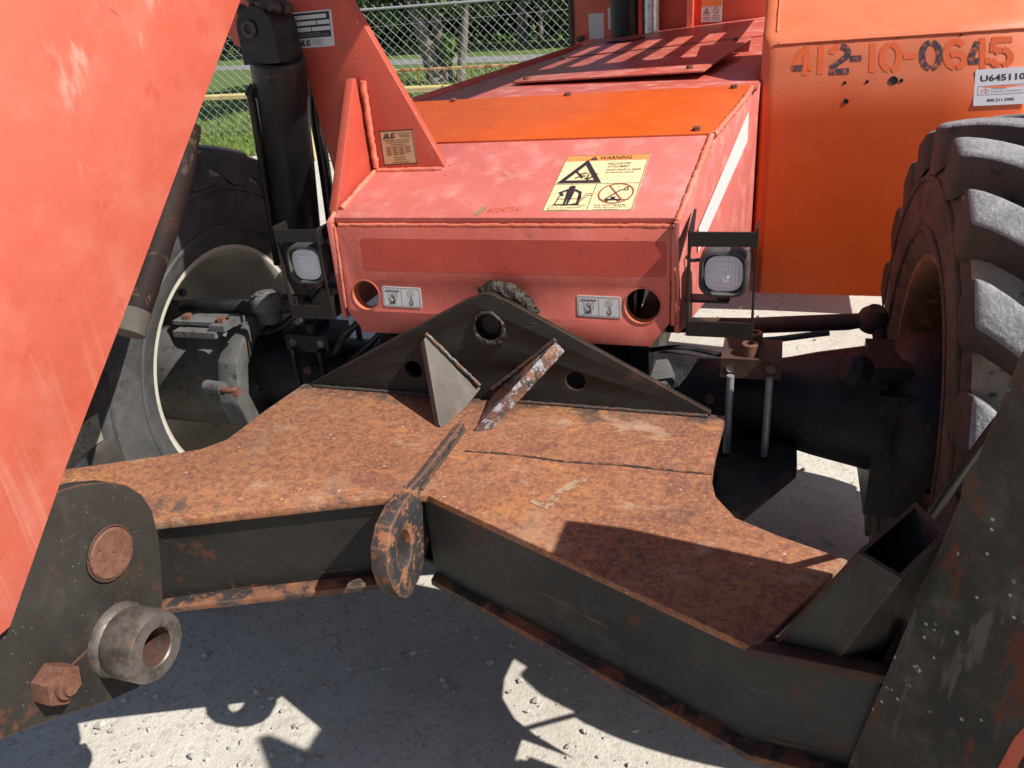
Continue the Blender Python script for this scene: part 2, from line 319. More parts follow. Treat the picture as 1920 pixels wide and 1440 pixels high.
def lathe_bm(bm, prof, origin, axis, seg=48, a0=0., a1=360., closed=False):
    """prof: (distance along axis, radius)"""
    u, v, d = frame(axis); O = Vector(origin); full = abs(a1 - a0) >= 360; n = seg if full else seg + 1; rings = []
    for k in range(n):
        a = R(a0 + (a1 - a0) * k / seg); e = u * math.cos(a) + v * math.sin(a)
        rings.append([bm.verts.new(O + d * x + e * r) for x, r in prof])
    q = len(prof)
    for k in range(seg):
        a, b = rings[k], rings[(k + 1) % n]
        for i in range(q if closed else q - 1): 
            j = (i + 1) % q
            try: bm.faces.new((a[i], b[i], b[j], a[j]))
            except ValueError: pass
    if not full and closed: bm.faces.new(rings[0]); bm.faces.new(rings[-1][::-1])
def lathe(name, prof, origin, axis, m, parent=None, seg=48, smooth=35, **k):
    bm = bmesh.new(); lathe_bm(bm, prof, origin, axis, seg, **k); bmesh.ops.remove_doubles(bm, verts=bm.verts[:], dist=1e-6); return frombm(name, bm, m, parent, smooth)
def hexbolt(name, c, axis, r, h, m, parent, stud=True):
    bm = bmesh.new(); u, v, d = frame(axis); C = Vector(c)
    a = [bm.verts.new(C + (u * math.cos(k * math.pi / 3 + .3) + v * math.sin(k * math.pi / 3 + .3)) * r) for k in range(6)]
    b = [bm.verts.new(x.co + d * h) for x in a]
    bm.faces.new(a[::-1]); bm.faces.new(b)
    for k in range(6): bm.faces.new((a[k], a[(k + 1) % 6], b[(k + 1) % 6], b[k]))
    bevel(bm, r * (.22 if stud else .12), 3)
    if stud: lathe_bm(bm, [(h - .001, 0), (h - .001, r * .62), (h + h * .25, r * .60), (h + h * .27, r * .40), (h + h * .45, r * .38), (h + h * .45, 0)], c, axis, 18)
    return frombm(name, bm, m, parent)
def weld(name, path, r, m, parent, step=.007):
    r *= .72
    P = [Vector(p) for p in path]; pts = []
    for a, b in zip(P, P[1:]):
        n = max(2, int((b - a).length / step))
        pts += [a.lerp(b, i / n) for i in range(n)]
    pts.append(P[-1])
    j = [p + Vector((random.uniform(-1, 1), random.uniform(-1, 1), random.uniform(-1, 1))) * r * .16 for p in pts]
    return tube(name, j, [r * (1 + .18 * noise.noise(Vector((i * .21, r * 900, len(j)))) + random.uniform(-.05, .05)) for i in range(len(j))], m, parent, 8, 60)
def empty(name, loc, **props):
    o = bpy.data.objects.new(name, None); COL.objects.link(o); o.location = loc; o.empty_display_size = .2
    for k, v in props.items(): o[k] = v
    return o
def tag(o, label=None, cat=None, group=None, kind=None):
    for k, v in (('label', label), ('category', cat), ('group', group), ('kind', kind)):
        if v: o[k] = v
    return o

# flat print laid on a surface: four corners, drawing in unit square, lifted off by fractions of a millimetre
FONT = {}
def textverts(s, bold=0.):
    if (s, bold) not in FONT:
        cu = bpy.data.curves.new('t', 'FONT'); cu.body = s; cu.resolution_u = 2; cu.offset = bold
        o = bpy.data.objects.new('t', cu); COL.objects.link(o)
        me = bpy.data.meshes.new_from_object(o.evaluated_get(bpy.context.evaluated_depsgraph_get()))
        vs = [tuple(v.co[:2]) for v in me.vertices]; fs = [tuple(p.vertices) for p in me.polygons]
        bpy.data.objects.remove(o); bpy.data.curves.remove(cu); bpy.data.meshes.remove(me)
        x0 = min(v[0] for v in vs); x1 = max(v[0] for v in vs); y0 = min(v[1] for v in vs); y1 = max(v[1] for v in vs)
        FONT[(s, bold)] = ([((x - x0) / (x1 - x0), (y - y0) / (y1 - y0)) for x, y in vs], fs)
    return FONT[(s, bold)]
class Decal:
    """corners: bottom-left, bottom-right, top-right, top-left"""
    def __init__(s, corners, lift=.0008):
        s.c = [Vector(c) for c in corners]; s.n = (s.c[1] - s.c[0]).cross(s.c[3] - s.c[0]).normalized(); s.lift = lift; s.g = {}; s.z = {}
        s.asp = (s.c[1] - s.c[0]).length / (s.c[3] - s.c[0]).length
    def P(s, u, v, z): a, b, c, d = s.c; return (a * (1 - u) + b * u) * (1 - v) + (d * (1 - u) + c * u) * v + s.n * (s.lift + z * .00035)
    def poly(s, m, z, pts, faces=None):
        V, F = s.g.setdefault(m, ([], [])); k = len(V)
        V += [s.P(u, v, z) for u, v in pts]
        F += [tuple(i + k for i in f) for f in (faces or [range(len(pts))])]; return s
    def rect(s, m, z, u0, v0, u1, v1): return s.poly(m, z, [(u0, v0), (u1, v0), (u1, v1), (u0, v1)])
    def text(s, m, z, t, u0, v0, u1, v1, bold=0., slant=0.):
        vs, fs = textverts(t, bold); return s.poly(m, z, [(u0 + x * (u1 - u0) + slant * (y - .5) * (v1 - v0), v0 + y * (v1 - v0)) for x, y in vs], fs)
    def line(s, m, z, pts, wd, closed=False):
        A = s.asp; Q = [Vector((u * A, v)) for u, v in pts]; Q = [q for i, q in enumerate(Q) if i == 0 or (q - Q[i - 1]).length > 1e-5]; n = len(Q); Lf = []; Rt = []
        for i, q in enumerate(Q):
            a = Q[i - 1] if i or closed else None; b = Q[(i + 1) % n] if i < n - 1 or closed else None
            d0 = (q - a).normalized() if a is not None else None; d1 = (b - q).normalized() if b is not None else None
            d0 = d0 or d1; d1 = d1 or d0
            t = (d0 + d1); t = t.normalized() if t.length > 1e-4 else d1
            nv = Vector((-t.y, t.x)); k = wd / 2 / max(.45, nv.dot(Vector((-d1.y, d1.x))))
            e = Vector((0, 0))
            if not closed and i == 0: e = -d1 * wd * .2
            if not closed and i == n - 1: e = d0 * wd * .2
            Lf.append(((q + e + nv * k).x / A, (q + e + nv * k).y)); Rt.append(((q + e - nv * k).x / A, (q + e - nv * k).y))
        m_ = n if closed else n - 1
        return s.poly(m, z, Lf + Rt, [(n + i, n + (i + 1) % n, (i + 1) % n, i) for i in range(m_)])
    def ring(s, m, z, u, v, r, wd, n=24): return s.line(m, z, [(u + r * math.cos(2 * math.pi * i / n) / s.asp, v + r * math.sin(2 * math.pi * i / n)) for i in range(n)], wd, True)
    def build(s, name, basem, parent, parts, radius=.06, thick=.0006):
        """base sheet with rounded corners as the part, the print as its sub-parts"""
        A = s.asp; r = radius; bp = []
        for (x, y, a) in ((A - r, r, -90), (A - r, 1 - r, 0), (r, 1 - r, 90), (r, r, 180)):
            bp += [((x + r * math.cos(R(a + t))) / A, y + r * math.sin(R(a + t))) for t in (0, 30, 60, 90)]
        bm = bmesh.new(); f = bm.faces.new([bm.verts.new(s.P(u, v, 0)) for u, v in bp])
        e = bmesh.ops.extrude_face_region(bm, geom=[f]); 
        for v in [x for x in e['geom'] if isinstance(x, bmesh.types.BMVert)]: v.co -= s.n * (s.lift + .001)
        base = frombm(name, bm, basem, parent, 30)
        s.sub(base, parts); return base
    def sub(s, parent, parts):
        for m, (V, F) in s.g.items():
            me = bpy.data.meshes.new('print'); me.from_pydata([tuple(v) for v in V], [], [tuple(f) for f in F]); me.update()
            k, _, nm = m.partition('#'); meshobj(nm or parts.get(k, 'print'), me, k, parent)
    def one(s, name, parent):
        V, F, I = [], [], []; ms = list(s.g)
        for j, m in enumerate(ms):
            k = len(V); V += s.g[m][0]; F += [tuple(i + k for i in f) for f in s.g[m][1]]; I += [j] * len(s.g[m][1])
        me = bpy.data.meshes.new(name); me.from_pydata([tuple(v) for v in V], [], F); me.update()
        for p, i in zip(me.polygons, I): p.material_index = i
        return meshobj(name, me, ms, parent)
M['pinkf'] = redpaint('salmon_front_paint', (.60, .135, .100), (.66, .21, .17), .8, True, .5, .6)
M['patch'] = redpaint('unfaded_red_patch', (.47, .060, .036), (.50, .09, .06), .4, False, .5, .4)
M['bracket'] = mat('speckled_red_paint', (.50, .075, .045), .5, layers=(
    dict(s=3, lo=.4, hi=.7, c=(.44, .07, .045)), dict(s=14, lo=.5, hi=.8, c=(.60, .15, .10), a=.5, d=9),
    dict(k='v', s=60, lo=.16, hi=.08, c=(.62, .42, .36), a=.8, x=dict(k='c', s=60, lo=.90, hi=.91)),
    dict(k='e', s=.010, lo=.20, hi=.34, c=(.16, .085, .045), a=.9, ns=25, r=.85)), bump=((220, .12, .002), (9, .08, .02)))
M['redbig'] = mat('streaky_faded_red_paint', (.60, .130, .082), .5, layers=(
    dict(s=2.2, lo=.35, hi=.72, c=(.54, .105, .062), d=6), dict(s=9, lo=.42, hi=.72, c=(.62, .175, .120), a=.7, d=10, r=.65),
    dict(s=24, lo=.50, hi=.66, c=(.66, .25, .185), a=.75, d=3, st=(1, 1, .05), x=dict(k='z', s=2, lo=1.28, hi=.95)),
    dict(s=3.1, lo=.60, hi=.66, c=(.68, .33, .27), a=.7, d=6, st=(1, 2.2, .8), off=1.7),
    dict(s=22, lo=.715, hi=.74, c=(.36, .05, .03), a=.6, d=4, st=(.05, .6, 3.5), rot=(.5, .7, .4), off=1.3), dict(s=26, lo=.725, hi=.75, c=(.62, .33, .28), a=.5, d=4, st=(3.5, .5, .05), rot=(.3, -.5, .9), off=4.3), dict(s=16, lo=.60, hi=.72, c=(.46, .07, .035), a=.6, d=9, off=5), dict(s=75, lo=.70, hi=.75, c=(.22, .06, .04), a=.8, off=3),
    dict(k='e', s=.004, lo=.38, hi=.48, c=(.62, .10, .03), a=.7)), bump=((240, .10, .002), (5, .12, .03)))
M['pivot'] = blackpaint('scraped_pivot_paint', (.016, .015, .014), (.060, .052, .045), .6, 1., .45)
M['rplate'] = mat('paint_spattered_black_plate', (.024, .024, .021), .55, spec=.3, layers=(
    dict(s=2.6, lo=.25, hi=.7, c=(.070, .066, .055), a=.75, d=6, r=.7), dict(s=22, lo=.45, hi=.75, c=(.13, .122, .10), a=.6, d=6, rg=.7),
    dict(s=9, lo=.56, hi=.61, c=(.13, .05, .03), a=.9, d=6, rg=.7, off=4, st=(1.6, 1.6, .5), r=.9), dict(s=30, lo=.58, hi=.66, c=(.14, .13, .11), a=.6, d=4, st=(1, 1, .2), off=7),
    dict(s=55, k='v', lo=.24, hi=.12, c=(.5, .5, .48), a=.8, x=dict(k='c', s=55, lo=.975, hi=.98)),
    dict(s=48, lo=.70, hi=.73, c=(.5, .5, .48), a=.8, d=3, off=5), dict(s=130, k='v', lo=.34, hi=.20, c=(.5, .5, .48), a=.8, x=dict(k='c', s=130, lo=.965, hi=.97)),
    dict(k='e', s=.007, lo=.24, hi=.38, c=(.20, .08, .045), a=.9, ns=30, r=.9)), bump=((160, .16, .002), (14, .16, .012)))
M['gusedge'] = mat('torch_cut_rusty_edge', (.12, .055, .038), .6, layers=(dict(s=45, lo=.48, hi=.56, c=(.34, .34, .36), d=6, rg=.7, r=.35), dict(s=20, lo=.5, hi=.62, c=(.26, .115, .055), d=6, off=3, r=.85), dict(s=30, lo=.56, hi=.66, c=(.03, .028, .028), d=6, off=8)), bump=((80, .6, .005), (200, .3, .002)))
M['gus'] = blackpaint('worn_gusset_paint', (.06, .055, .05), (.16, .14, .12), .8, 1., .5)
M['lugrust'] = mat('chipped_rusty_lug', (.036, .036, .038), .55, layers=(
    dict(s=22, lo=.53, hi=.57, c=(.27, .115, .055), d=6, rg=.7, r=.9), dict(s=60, lo=.5, hi=.65, c=(.16, .07, .04), d=6, off=3, a=.7, r=.9),
    dict(k='e', s=.010, lo=.20, hi=.32, c=(.31, .145, .075), a=.9, ns=40, r=.9)), bump=((150, .3, .003), (30, .25, .006)))
M['flangerust'] = mat('rusty_flange_edge', (.030, .028, .027), .6, layers=(
    dict(s=11, lo=.47, hi=.56, c=(.17, .070, .036), d=6, rg=.7, r=.9), dict(s=40, lo=.52, hi=.66, c=(.26, .12, .06), a=.7, d=6, off=4, r=.9),
    dict(k='e', s=.007, lo=.2, hi=.34, c=(.24, .10, .05), a=.8, ns=40, r=.9)), bump=((200, .3, .002),))
M['legcyl'] = mat('muddy_brown_cylinder', (.018, .011, .010), .7, spec=.2, layers=(dict(s=16, lo=.58, hi=.64, c=(.06, .038, .028), d=3, ds=1.2), dict(s=7, lo=.5, hi=.7, c=(.04, .018, .014))), bump=((150, .3, .003),))
M['greybeige'] = mat('dusty_cylinder_head', (.075, .066, .056), .8, layers=(dict(s=20, lo=.4, hi=.7, c=(.10, .085, .07), d=8),))
M['lugmud'] = mat('mud_stained_lug_rubber', (.042, .036, .034), .8, layers=(dict(s=7, lo=.35, hi=.65, c=(.078, .058, .047), d=9), dict(s=25, lo=.55, hi=.7, c=(.03, .027, .026), d=8)), bump=((150, .3, .003),))
M['strap'] = blackpaint('black_strap_paint', (.010, .010, .010), (.035, .032, .028), .4, .12, .4)
M['seam'] = mat('dark_weld_seam', (.05, .035, .03), .7, layers=(dict(s=40, lo=.45, hi=.6, c=(.22, .09, .045), d=6),))
M['scuff'] = mat('pale_paint_scuff', (.36, .25, .16), .8, layers=(dict(s=60, lo=.4, hi=.6, c=(.24, .11, .06), d=6),))
M['cream2'] = flat('dried_green_smudge', (.26, .20, .10))
def lensmat():
    m = bpy.data.materials.new('fluted_lamp_glass'); m.use_nodes = True; t = m.node_tree; b = t.nodes['Principled BSDF']
    b.inputs['Base Color'].default_value = (.80, .83, .92, 1); b.inputs['Roughness'].default_value = .12; b.inputs['Transmission Weight'].default_value = .12; b.inputs['IOR'].default_value = 1.45  # pale blue body colour stands in for the reflected sky
    g = t.nodes.new('ShaderNodeNewGeometry'); bp = t.nodes.new('ShaderNodeBump'); bp.inputs['Strength'].default_value = .4; bp.inputs['Distance'].default_value = .002
    w1 = t.nodes.new('ShaderNodeTexWave'); w1.bands_direction = 'X'; w1.inputs['Scale'].default_value = 45; w2 = t.nodes.new('ShaderNodeTexWave'); w2.bands_direction = 'Z'; w2.inputs['Scale'].default_value = 30
    ad = t.nodes.new('ShaderNodeMath')
    for q in (w1, w2): t.links.new(g.outputs['Position'], q.inputs[0])
    t.links.new(w1.outputs['Fac'], ad.inputs[0]); t.links.new(w2.outputs['Fac'], ad.inputs[1]); t.links.new(ad.outputs[0], bp.inputs['Height']); t.links.new(bp.outputs[0], b.inputs['Normal'])
    return m
M['lens'] = lensmat()

# ------------------------------------------------------------------ the telehandler
TH = empty('telehandler', (0, 1.2, 0), label='faded red and orange telehandler with rusty black stabilizer frame parked on gravel', category='telehandler')

# --- front of the chassis: leaning plate with tie-down holes
lean = R(5); fu = (1, 0, 0); fv = (0, math.sin(lean), math.cos(lean)); fn = Vector((0, -math.cos(lean), math.sin(lean)))
def FP(x, h, out=0.): return tuple(Vector((x, h * math.sin(lean), .855 + h * math.cos(lean))) + fn * out)
o = [(-.395, .262), (-.395, .055), (-.355, .0), (.355, 0), (.397, .055), (.397, .262)]
fplate = plate('front_plate', FP(0, 0, -.012), fu, fv, o, [circ(-.338, .096, .037), circ(.338, .093, .040)], .024, 'pinkf', TH, .002)
lathe('tie_down_ring', [(-.004, .040), (.0015, .0385), (.0015, .036), (-.03, .036)], FP(-.338, .096), fn, 'weldred', fplate, 32)
lathe('tie_down_ring', [(-.004, .043), (.0015, .0415), (.0015, .039), (-.03, .039)], FP(.338, .093), fn, 'weldred', fplate, 32)
weld('weld_bead', [FP(-.39, .266, -.005), FP(.40, .266, -.005)], .007, 'weldred', fplate)
weld('weld_bead', [FP(.402, .262, .0), FP(.405, .05, -.005)], .008, 'weldred', fplate)
weld('weld_bead', [FP(-.40, .262, .0), FP(-.40, .06, -.005)], .007, 'weldred', fplate)
# darker rectangle where a decal was peeled off
d = Decal([FP(-.335, .158), FP(.388, .158), FP(.388, .235), FP(-.335, .235)], .0004)
d.build('peeled_decal_patch', 'patch', TH, {}, .12)
# --- hood: sloping plate over the front
def HZ(y): return 1.137 + (y - .03) * .3645
hood = slab('hood_plate', [(-.402, .0285, HZ(.0285)), (.402, .0285, HZ(.0285)), (.438, .345, HZ(.345)), (-.438, .345, HZ(.345))], .018, 'pink', TH, .003)
weld('weld_bead', [(.408, .022, HZ(.02) - .006), (.446, .345, HZ(.345) - .004)], .011, 'weldred', hood)
weld('weld_bead', [(-.408, .022, HZ(.02) - .006), (-.446, .345, HZ(.345) - .004)], .010, 'weldred', hood)
# side plates, flaring to the rear
for s in (-1, 1):
    sp = slab('side_plate', [(s * .418, .012, .885), (s * .548, 1.035, .80), (s * .548, 1.035, 1.300), (s * .517, .79, 1.298), (s * .452, .345, 1.243), (s * .414, .012, 1.13)], .012, 'pink', TH, .0015, nrm=(s * .99, -.128, 0))
    if s > 0:
        weld('weld_bead', [(.452, .34, 1.249), (.50, .62, 1.287), (.515, .775, 1.302)], .010, 'weldred', sp)
        q = lambda t, z: (.418 + .099 * t + .0012, .012 + .778 * t, z)
        dd = Decal([q(.22, 1.048), q(.22, 1.105), q(.90, 1.235), q(.90, 1.165)], .001); dd.n = Vector((.99, -.128, 0))
        slab('reflective_stripe', [q(.20, 1.02), q(.20, 1.075), q(.94, 1.245), q(.94, 1.165)], .0008, 'white', sp, 0, nrm=(.99, -.128, 0))
# --- orange cover panel and the deck behind
op = slab('cover_panel', [(-.451, .338, 1.2545), (.451, .338, 1.2545), (.513, .778, 1.310), (-.513, .778, 1.310)], .006, 'orange', TH, .0015)
for (x, y) in ((.41, .365), (.47, .75), (-.36, .755), (-.40, .37), (.0, .76)):
    z = 1.2545 + (y - .338) * .1270
    hexbolt('bolt', (x, y, z), (0, -.12, 1), .010, .008, 'rustb', op, False)
deck = slab('deck_plate', [(-.52, .78, 1.304), (.53, .78, 1.304), (.53, 3.3, 1.304), (-.52, 3.3, 1.304)], .012, 'deck', TH, .002)
slab('deck_edge_lip', [(-.522, .34, 1.262), (-.522, .78, 1.318), (-.522, 3.2, 1.330), (-.522, 3.2, 1.24), (-.522, .34, 1.20)], .010, 'deck', deck, .002, nrm=(1, 0, 0))
hat = slab('hatch_plate', [(-.30, 1.16, 1.318), (.36, 1.05, 1.330), (.46, 2.05, 1.36), (-.36, 2.05, 1.324)], .006, 'deck', TH, .0015)
for (x, y, z) in ((-.26, 1.20, 1.319), (.31, 1.12, 1.331), (.40, 1.98, 1.357), (-.32, 1.98, 1.325)): hexbolt('bolt', (x, y, z), (0, 0, 1), .011, .010, 'rustb', hat, False)
cow = slab('cowl_plate', [(-.37, 2.06, 1.330), (.50, 2.06, 1.365), (.50, 3.05, 1.40), (-.40, 3.05, 1.352)], .006, 'deck', TH, .002)
lathe('cowl_hole_rim', [(0, .0), (0, .085), (.004, .10), (.006, .098), (.003, .08), (.002, 0)], (-.17, 2.62, 1.352), (-.05, 0, 1), 'oily_shaded', cow, 28)
# --- tower behind the deck
wall = slab('tower_wall', [(-.14, 3.12, 1.30), (.60, 3.06, 1.30), (.60, 3.06, 1.95), (-.14, 3.12, 1.95)], .02, 'red', TH, .003)
box('tower_corner_post', (.085, 3.02, 1.36), (.115, 3.10, 1.9), 'red', wall, .004)
tube('lift_cylinder_barrel', [(-.245, 3.02, 1.30), (-.255, 3.06, 2.1)], .075, 'gloss', TH, 24)
tube('lift_cylinder_rod', [(-.105, 3.02, 1.30), (-.11, 3.05, 2.1)], .045, 'chrome', TH, 24)
fd = plate('rear_fender_panel', (-.47, 3.35, 1.47), (1, 0, 0), (0, 0, 1), [(-.15, -.20), (.3, -.20), (.3, .155)] + arcpts(-.11, .115, .04, 90, 180, 6), [], .03, 'red', TH, .004)
plate('rubber_edge', (-.47, 3.345, 1.47), (1, 0, 0), (0, 0, 1), [(-.165, -.21), (.3, -.21), (.3, .17)] + arcpts(-.11, .115, .055, 90, 180, 6), [[(-.135, -.19), (.29, -.19), (.29, .14)] + arcpts(-.095, .10, .04, 90, 180, 6)], .04, 'hose', fd, .004)
for (x0, z0, x1, z1) in ((-.515, 1.34, -.425, 1.475), (-.40, 1.385, -.36, 1.50)):
    Decal([(x0, 3.334, z0), (x1, 3.334, z0), (x1, 3.334, z1), (x0, 3.334, z1)]).build('paper_label', 'greyvinyl', fd, {}, .03)
tube('latch_knob', [(-.565, 3.33, 1.345), (-.565, 3.29, 1.345)], .018, 'hose', fd, 12)
dd = Decal([(.155, 3.083, 1.395), (.262, 3.074, 1.39), (.262, 3.074, 1.50), (.155, 3.083, 1.505)], .003)
dd.rect('inkor', 1, 0, .70, 1, 1).line('ink', 1, [(.12, .38), (.26, .62), (.40, .38)], .03, True).poly('ink', 1, [(.2, .41), (.32, .41), (.26, .52)]).ring('inkred', 1, .72, .50, .13, .03)
dd.line('inkred', 1, [(.63, .59), (.81, .41)], .03)
for k in range(3):
    dd.rect('inkgrey', 1, .08, .27 - k * .08, .44, .30 - k * .08); dd.rect('inkgrey', 1, .56, .27 - k * .08, .92, .30 - k * .08)
dd.build('hazard_decal', 'white', TH, {'inkor': 'orange_band', 'ink': 'warning_triangle', 'inkred': 'prohibition_sign', 'inkgrey': 'small_print'}, .03)

# --- cylinder bracket: torch-cut red plate standing on the hood, with its gusset
by = .23
bp_ = [(-0.7598, 0.23, 1.7096), (-0.4396, 0.23, 1.6809), (-0.3788, 0.23, 1.5985), (-0.1818, 0.23, 1.2022), (-0.3814, 0.23, 1.187), (-0.4933, 0.23, 1.1174), (-0.5001, 0.23, 1.1944), (-0.5363, 0.23, 1.4783), (-0.5843, 0.23, 1.5019), (-0.6768, 0.23, 1.5063), (-0.7204, 0.23, 1.5214), (-0.735, 0.23, 1.5543)]
brk = plate('cylinder_bracket', (0, by + .014, 0), (1, 0, 0), (0, 0, 1), [(p[0], p[2]) for p in bp_], [], .028, 'bracket', TH, .003)
slab('gusset', [(-.385, .228, 1.185), (-.385, .215, 1.43), (-.385, .20, 1.43), (-.405, .052, 1.150), (-.405, .052, 1.137)], .020, 'bracket', brk, .002, nrm=(1, 0, 0))
weld('weld_bead', [(-.372, .222, 1.42), (-.372, .222, 1.215)], .011, 'weldred', brk)
weld('weld_bead', [(-.376, .222, 1.206), (-.395, .06, 1.150)], .010, 'weldred', brk)
weld('weld_bead', [(-.375, .222, 1.207), (-.19, .222, 1.207)], .009, 'weldred', brk)
# --- levelling cylinder
A = Vector((-.550, .150, 1.490)); B = Vector((-.675, .262, .96)); ax = (B - A).normalized()
cyl = lathe('levelling_cylinder', [(.0, 0), (.0, .060), (.006, .065), (.085, .065), (.095, .062), (.55, .061), (.56, .056), (.56, 0)], A, ax, 'gloss', TH, 40)
eye = bmesh.new()
for y0, y1 in ((.098, .205),):
    o = arcpts(0, 0, .047, -10, 190, 14) + [(-.047, -.075), (.050, -.075)]
    vs = [[eye.verts.new((A.x - .012 + p[0], y, A.z + .066 + p[1])) for p in o] for y in (y0, y1)]
    n = len(o); eye.faces.new(vs[0]); eye.faces.new(vs[1][::-1])
    for i in range(n): eye.faces.new((vs[0][i], vs[1][i], vs[1][(i + 1) % n], vs[0][(i + 1) % n]))
bevel(eye, .006); eye = frombm('rod_eye', eye, 'gloss', cyl)
lathe('pin', [(0, .018), (.004, .020), (.006, .019), (.006, .010), (.001, .009), (.001, 0)], (A.x - .024, .0975, A.z + .066), (0, -1, 0), 'grease', cyl, 20)
for k in range(16):
    a = R(35 + k * 8); r = .055 + random.uniform(-.006, .012)
    lathe('grease_lump', [(-.016, 0), (-.010, .011), (0, .015), (.010, .011), (.016, 0)], (A.x - .012 + r * math.cos(a), random.uniform(.105, .20), A.z + .066 + r * math.sin(a)), (random.random(), random.random(), random.random()), 'grease', cyl, 7)
u = Vector((-.075, -.035, .01))
tube('oil_line', smoothpath([A + ax * .06 + Vector((-.045, -.045, 0)), A + ax * .075 + Vector((-.052, -.058, .0)), A + ax * .10 + Vector((-.052, -.052, 0)), A + ax * .35 + Vector((-.050, -.048, 0)), A + ax * .56 + Vector((-.050, -.048, 0))], 6), .010, 'gloss', cyl, 10)
lathe('collar_plug', [(0, 0), (0, .012), (.006, .011), (.006, 0)], A + ax * .04 + Vector((.01, -.063, 0)), (0, -1, 0), 'gloss', cyl, 12)
tube('hydraulic_hose', smoothpath([(-0.5552, 0.3, 1.4253), (-0.569, 0.3, 1.3336), (-0.57, 0.3, 1.2235), (-0.5772, 0.3, 1.0781), (-0.5825, 0.3, 0.9864)], 6), .016, 'hose', TH, 10)

# --- data plate, patent label, warning decal, tie-down decals
def jlg(dc, u0, v0, u1, v1, m='ink'):
    w = u1 - u0; h = v1 - v0; q = lambda x, y: (u0 + x * w + (y - .5) * .10 * w, v0 + y * h)
    for pg in ([(.0, 0), (.26, 0), (.26, 1), (.12, 1), (.12, .24), (0, .24)], [(.31, 0), (.60, 0), (.60, .24), (.46, .24), (.46, 1), (.31, 1)],
               [(.66, .0), (.80, 0), (.80, 1), (.66, 1)], [(.80, .78), (1, .78), (1, 1), (.80, 1)], [(.80, 0), (1, 0), (1, .22), (.80, .22)], [(.90, .22), (1, .22), (1, .56), (.90, .56)], [(.86, .42), (.90, .42), (.90, .56), (.86, .56)]):
        dc.poly(m, 2, [q(*p) for p in pg])
dc = Decal([(-0.5532, 0.23, 1.5036), (-0.4367, 0.23, 1.5035), (-0.4304, 0.23, 1.5833), (-0.5523, 0.23, 1.5831)], .0012)
dc.rect('ink', 1, .03, .27, .95, .96)
for (u0, v0, u1, v1) in ((.10, .79, .88, .90), (.10, .625, .64, .735), (.66, .625, .94, .735), (.10, .455, .50, .565), (.52, .455, .94, .565)): dc.rect('greyvinyl', 2, u0, v0, u1, v1)
for k in range(3): dc.rect('inkgrey', 2, .10, .395 - k * .04, .9 - .2 * (k == 0), .408 - k * .04)
jlg(dc, .18, .06, .44, .22)
for k in range(4): dc.rect('inkgrey', 1, .50, .20 - k * .042, .72 + .02 * (k % 2), .217 - k * .042)
dc.build('data_plate', 'greyvinyl', TH, {'ink': 'printed_panel', 'greyvinyl': 'blank_field', 'inkgrey': 'small_print'}, .06)
dc = Decal([(-0.3516, 0.23, 1.2187), (-0.2588, 0.23, 1.222), (-0.2612, 0.23, 1.3043), (-0.3522, 0.23, 1.3023)], .0012)
dc.line('ink', .5, [(.01, .01), (.99, .01), (.99, .99), (.01, .99)], .03, True)
jlg(dc, .10, .77, .46, .92)
for k in range(4): dc.rect('inkbrown', 1, .56 + .04 * (k % 2), .90 - k * .038, .94 - .04 * (k % 2), .915 - k * .038)
for k, (a, b) in enumerate(((.12, .88), (.18, .85), (.28, .75))): dc.rect('inkbrown', 1, a, .70 - k * .065, b, .722 - k * .065)
for r in range(5):
    for c in range(4 if r < 4 else 3): dc.rect('inkbrown', 1, .14 + c * .19, .50 - r * .053, .29 + c * .19, .527 - r * .053)
for k, (a, b) in enumerate(((.34, .68), (.34, .68), (.26, .78))): dc.rect('inkbrown', 1, a, .20 - k * .07, b, .222 - k * .07)
dc.build('patent_label', 'gold', TH, {'ink': 'maker_logo', 'inkbrown': 'small_print'}, .05)

dc = Decal([(0.1108, 0.0504, 1.1444), (0.3096, 0.0534, 1.1455), (0.3163, 0.2687, 1.224), (0.1184, 0.2663, 1.2231)], .0012)
dc.rect('inkor', 1, .012, .885, .985, .985).line('inkbrown', 1, [(.008, .008), (.992, .008), (.992, .992), (.008, .992)], .008, True)
dc.line('inkbrown', 1, [(.01, .46), (.99, .46)], .008).line('inkbrown', 1, [(.50, .46), (.50, .02)], .008)
dc.poly('ink', 2, [(.30, .893), (.40, .893), (.35, .978)]).text('inkor', 3, '!', .345, .90, .355, .96)
dc.text('ink', 2, 'WARNING', .42, .90, .80, .965, .02)
dc.line('ink', 2, [(.07, .50), (.50, .50), (.285, .855)], .05, True)
dc.line('ink', 2, [(.20, .69), (.26, .62), (.30, .57)], .022).line('ink', 2, [(.25, .63), (.33, .66)], .018).line('ink', 2, [(.26, .61), (.33, .60)], .018).line('ink', 2, [(.27, .60), (.22, .565)], .018)
dc.line('ink', 2, [(.34, .56), (.375, .54), (.46, .64)], .02).line('ink', 2, [(.365, .55), (.36, .64)], .014)
for k, t in enumerate(('FALLING OFF', 'ATTACHMENT', 'could result in death', 'or serious injury.')): dc.text('inkbrown', 2, t, .55, .80 - k * .055, .55 + (.26, .26, .40, .34)[k], .838 - k * .055, .012)
dc.ring('ink', 2, .235, .395, .018, .034, 10)
dc.poly('ink', 2, [(.185, .37), (.285, .37), (.275, .22), (.262, .10), (.24, .10), (.235, .22), (.228, .10), (.205, .10), (.20, .22)])
dc.line('ink', 2, [(.19, .355), (.12, .31), (.16, .26)], .03).line('ink', 2, [(.28, .355), (.35, .31), (.37, .2)], .03).line('ink', 2, [(.10, .105), (.37, .105)], .018)
dc.line('ink', 2, [(.13, .27), (.11, .11)], .012).line('ink', 2, [(.11, .2), (.36, .2)], .008).line('ink', 2, [(.36, .24), (.37, .11), (.32, .11)], .03)
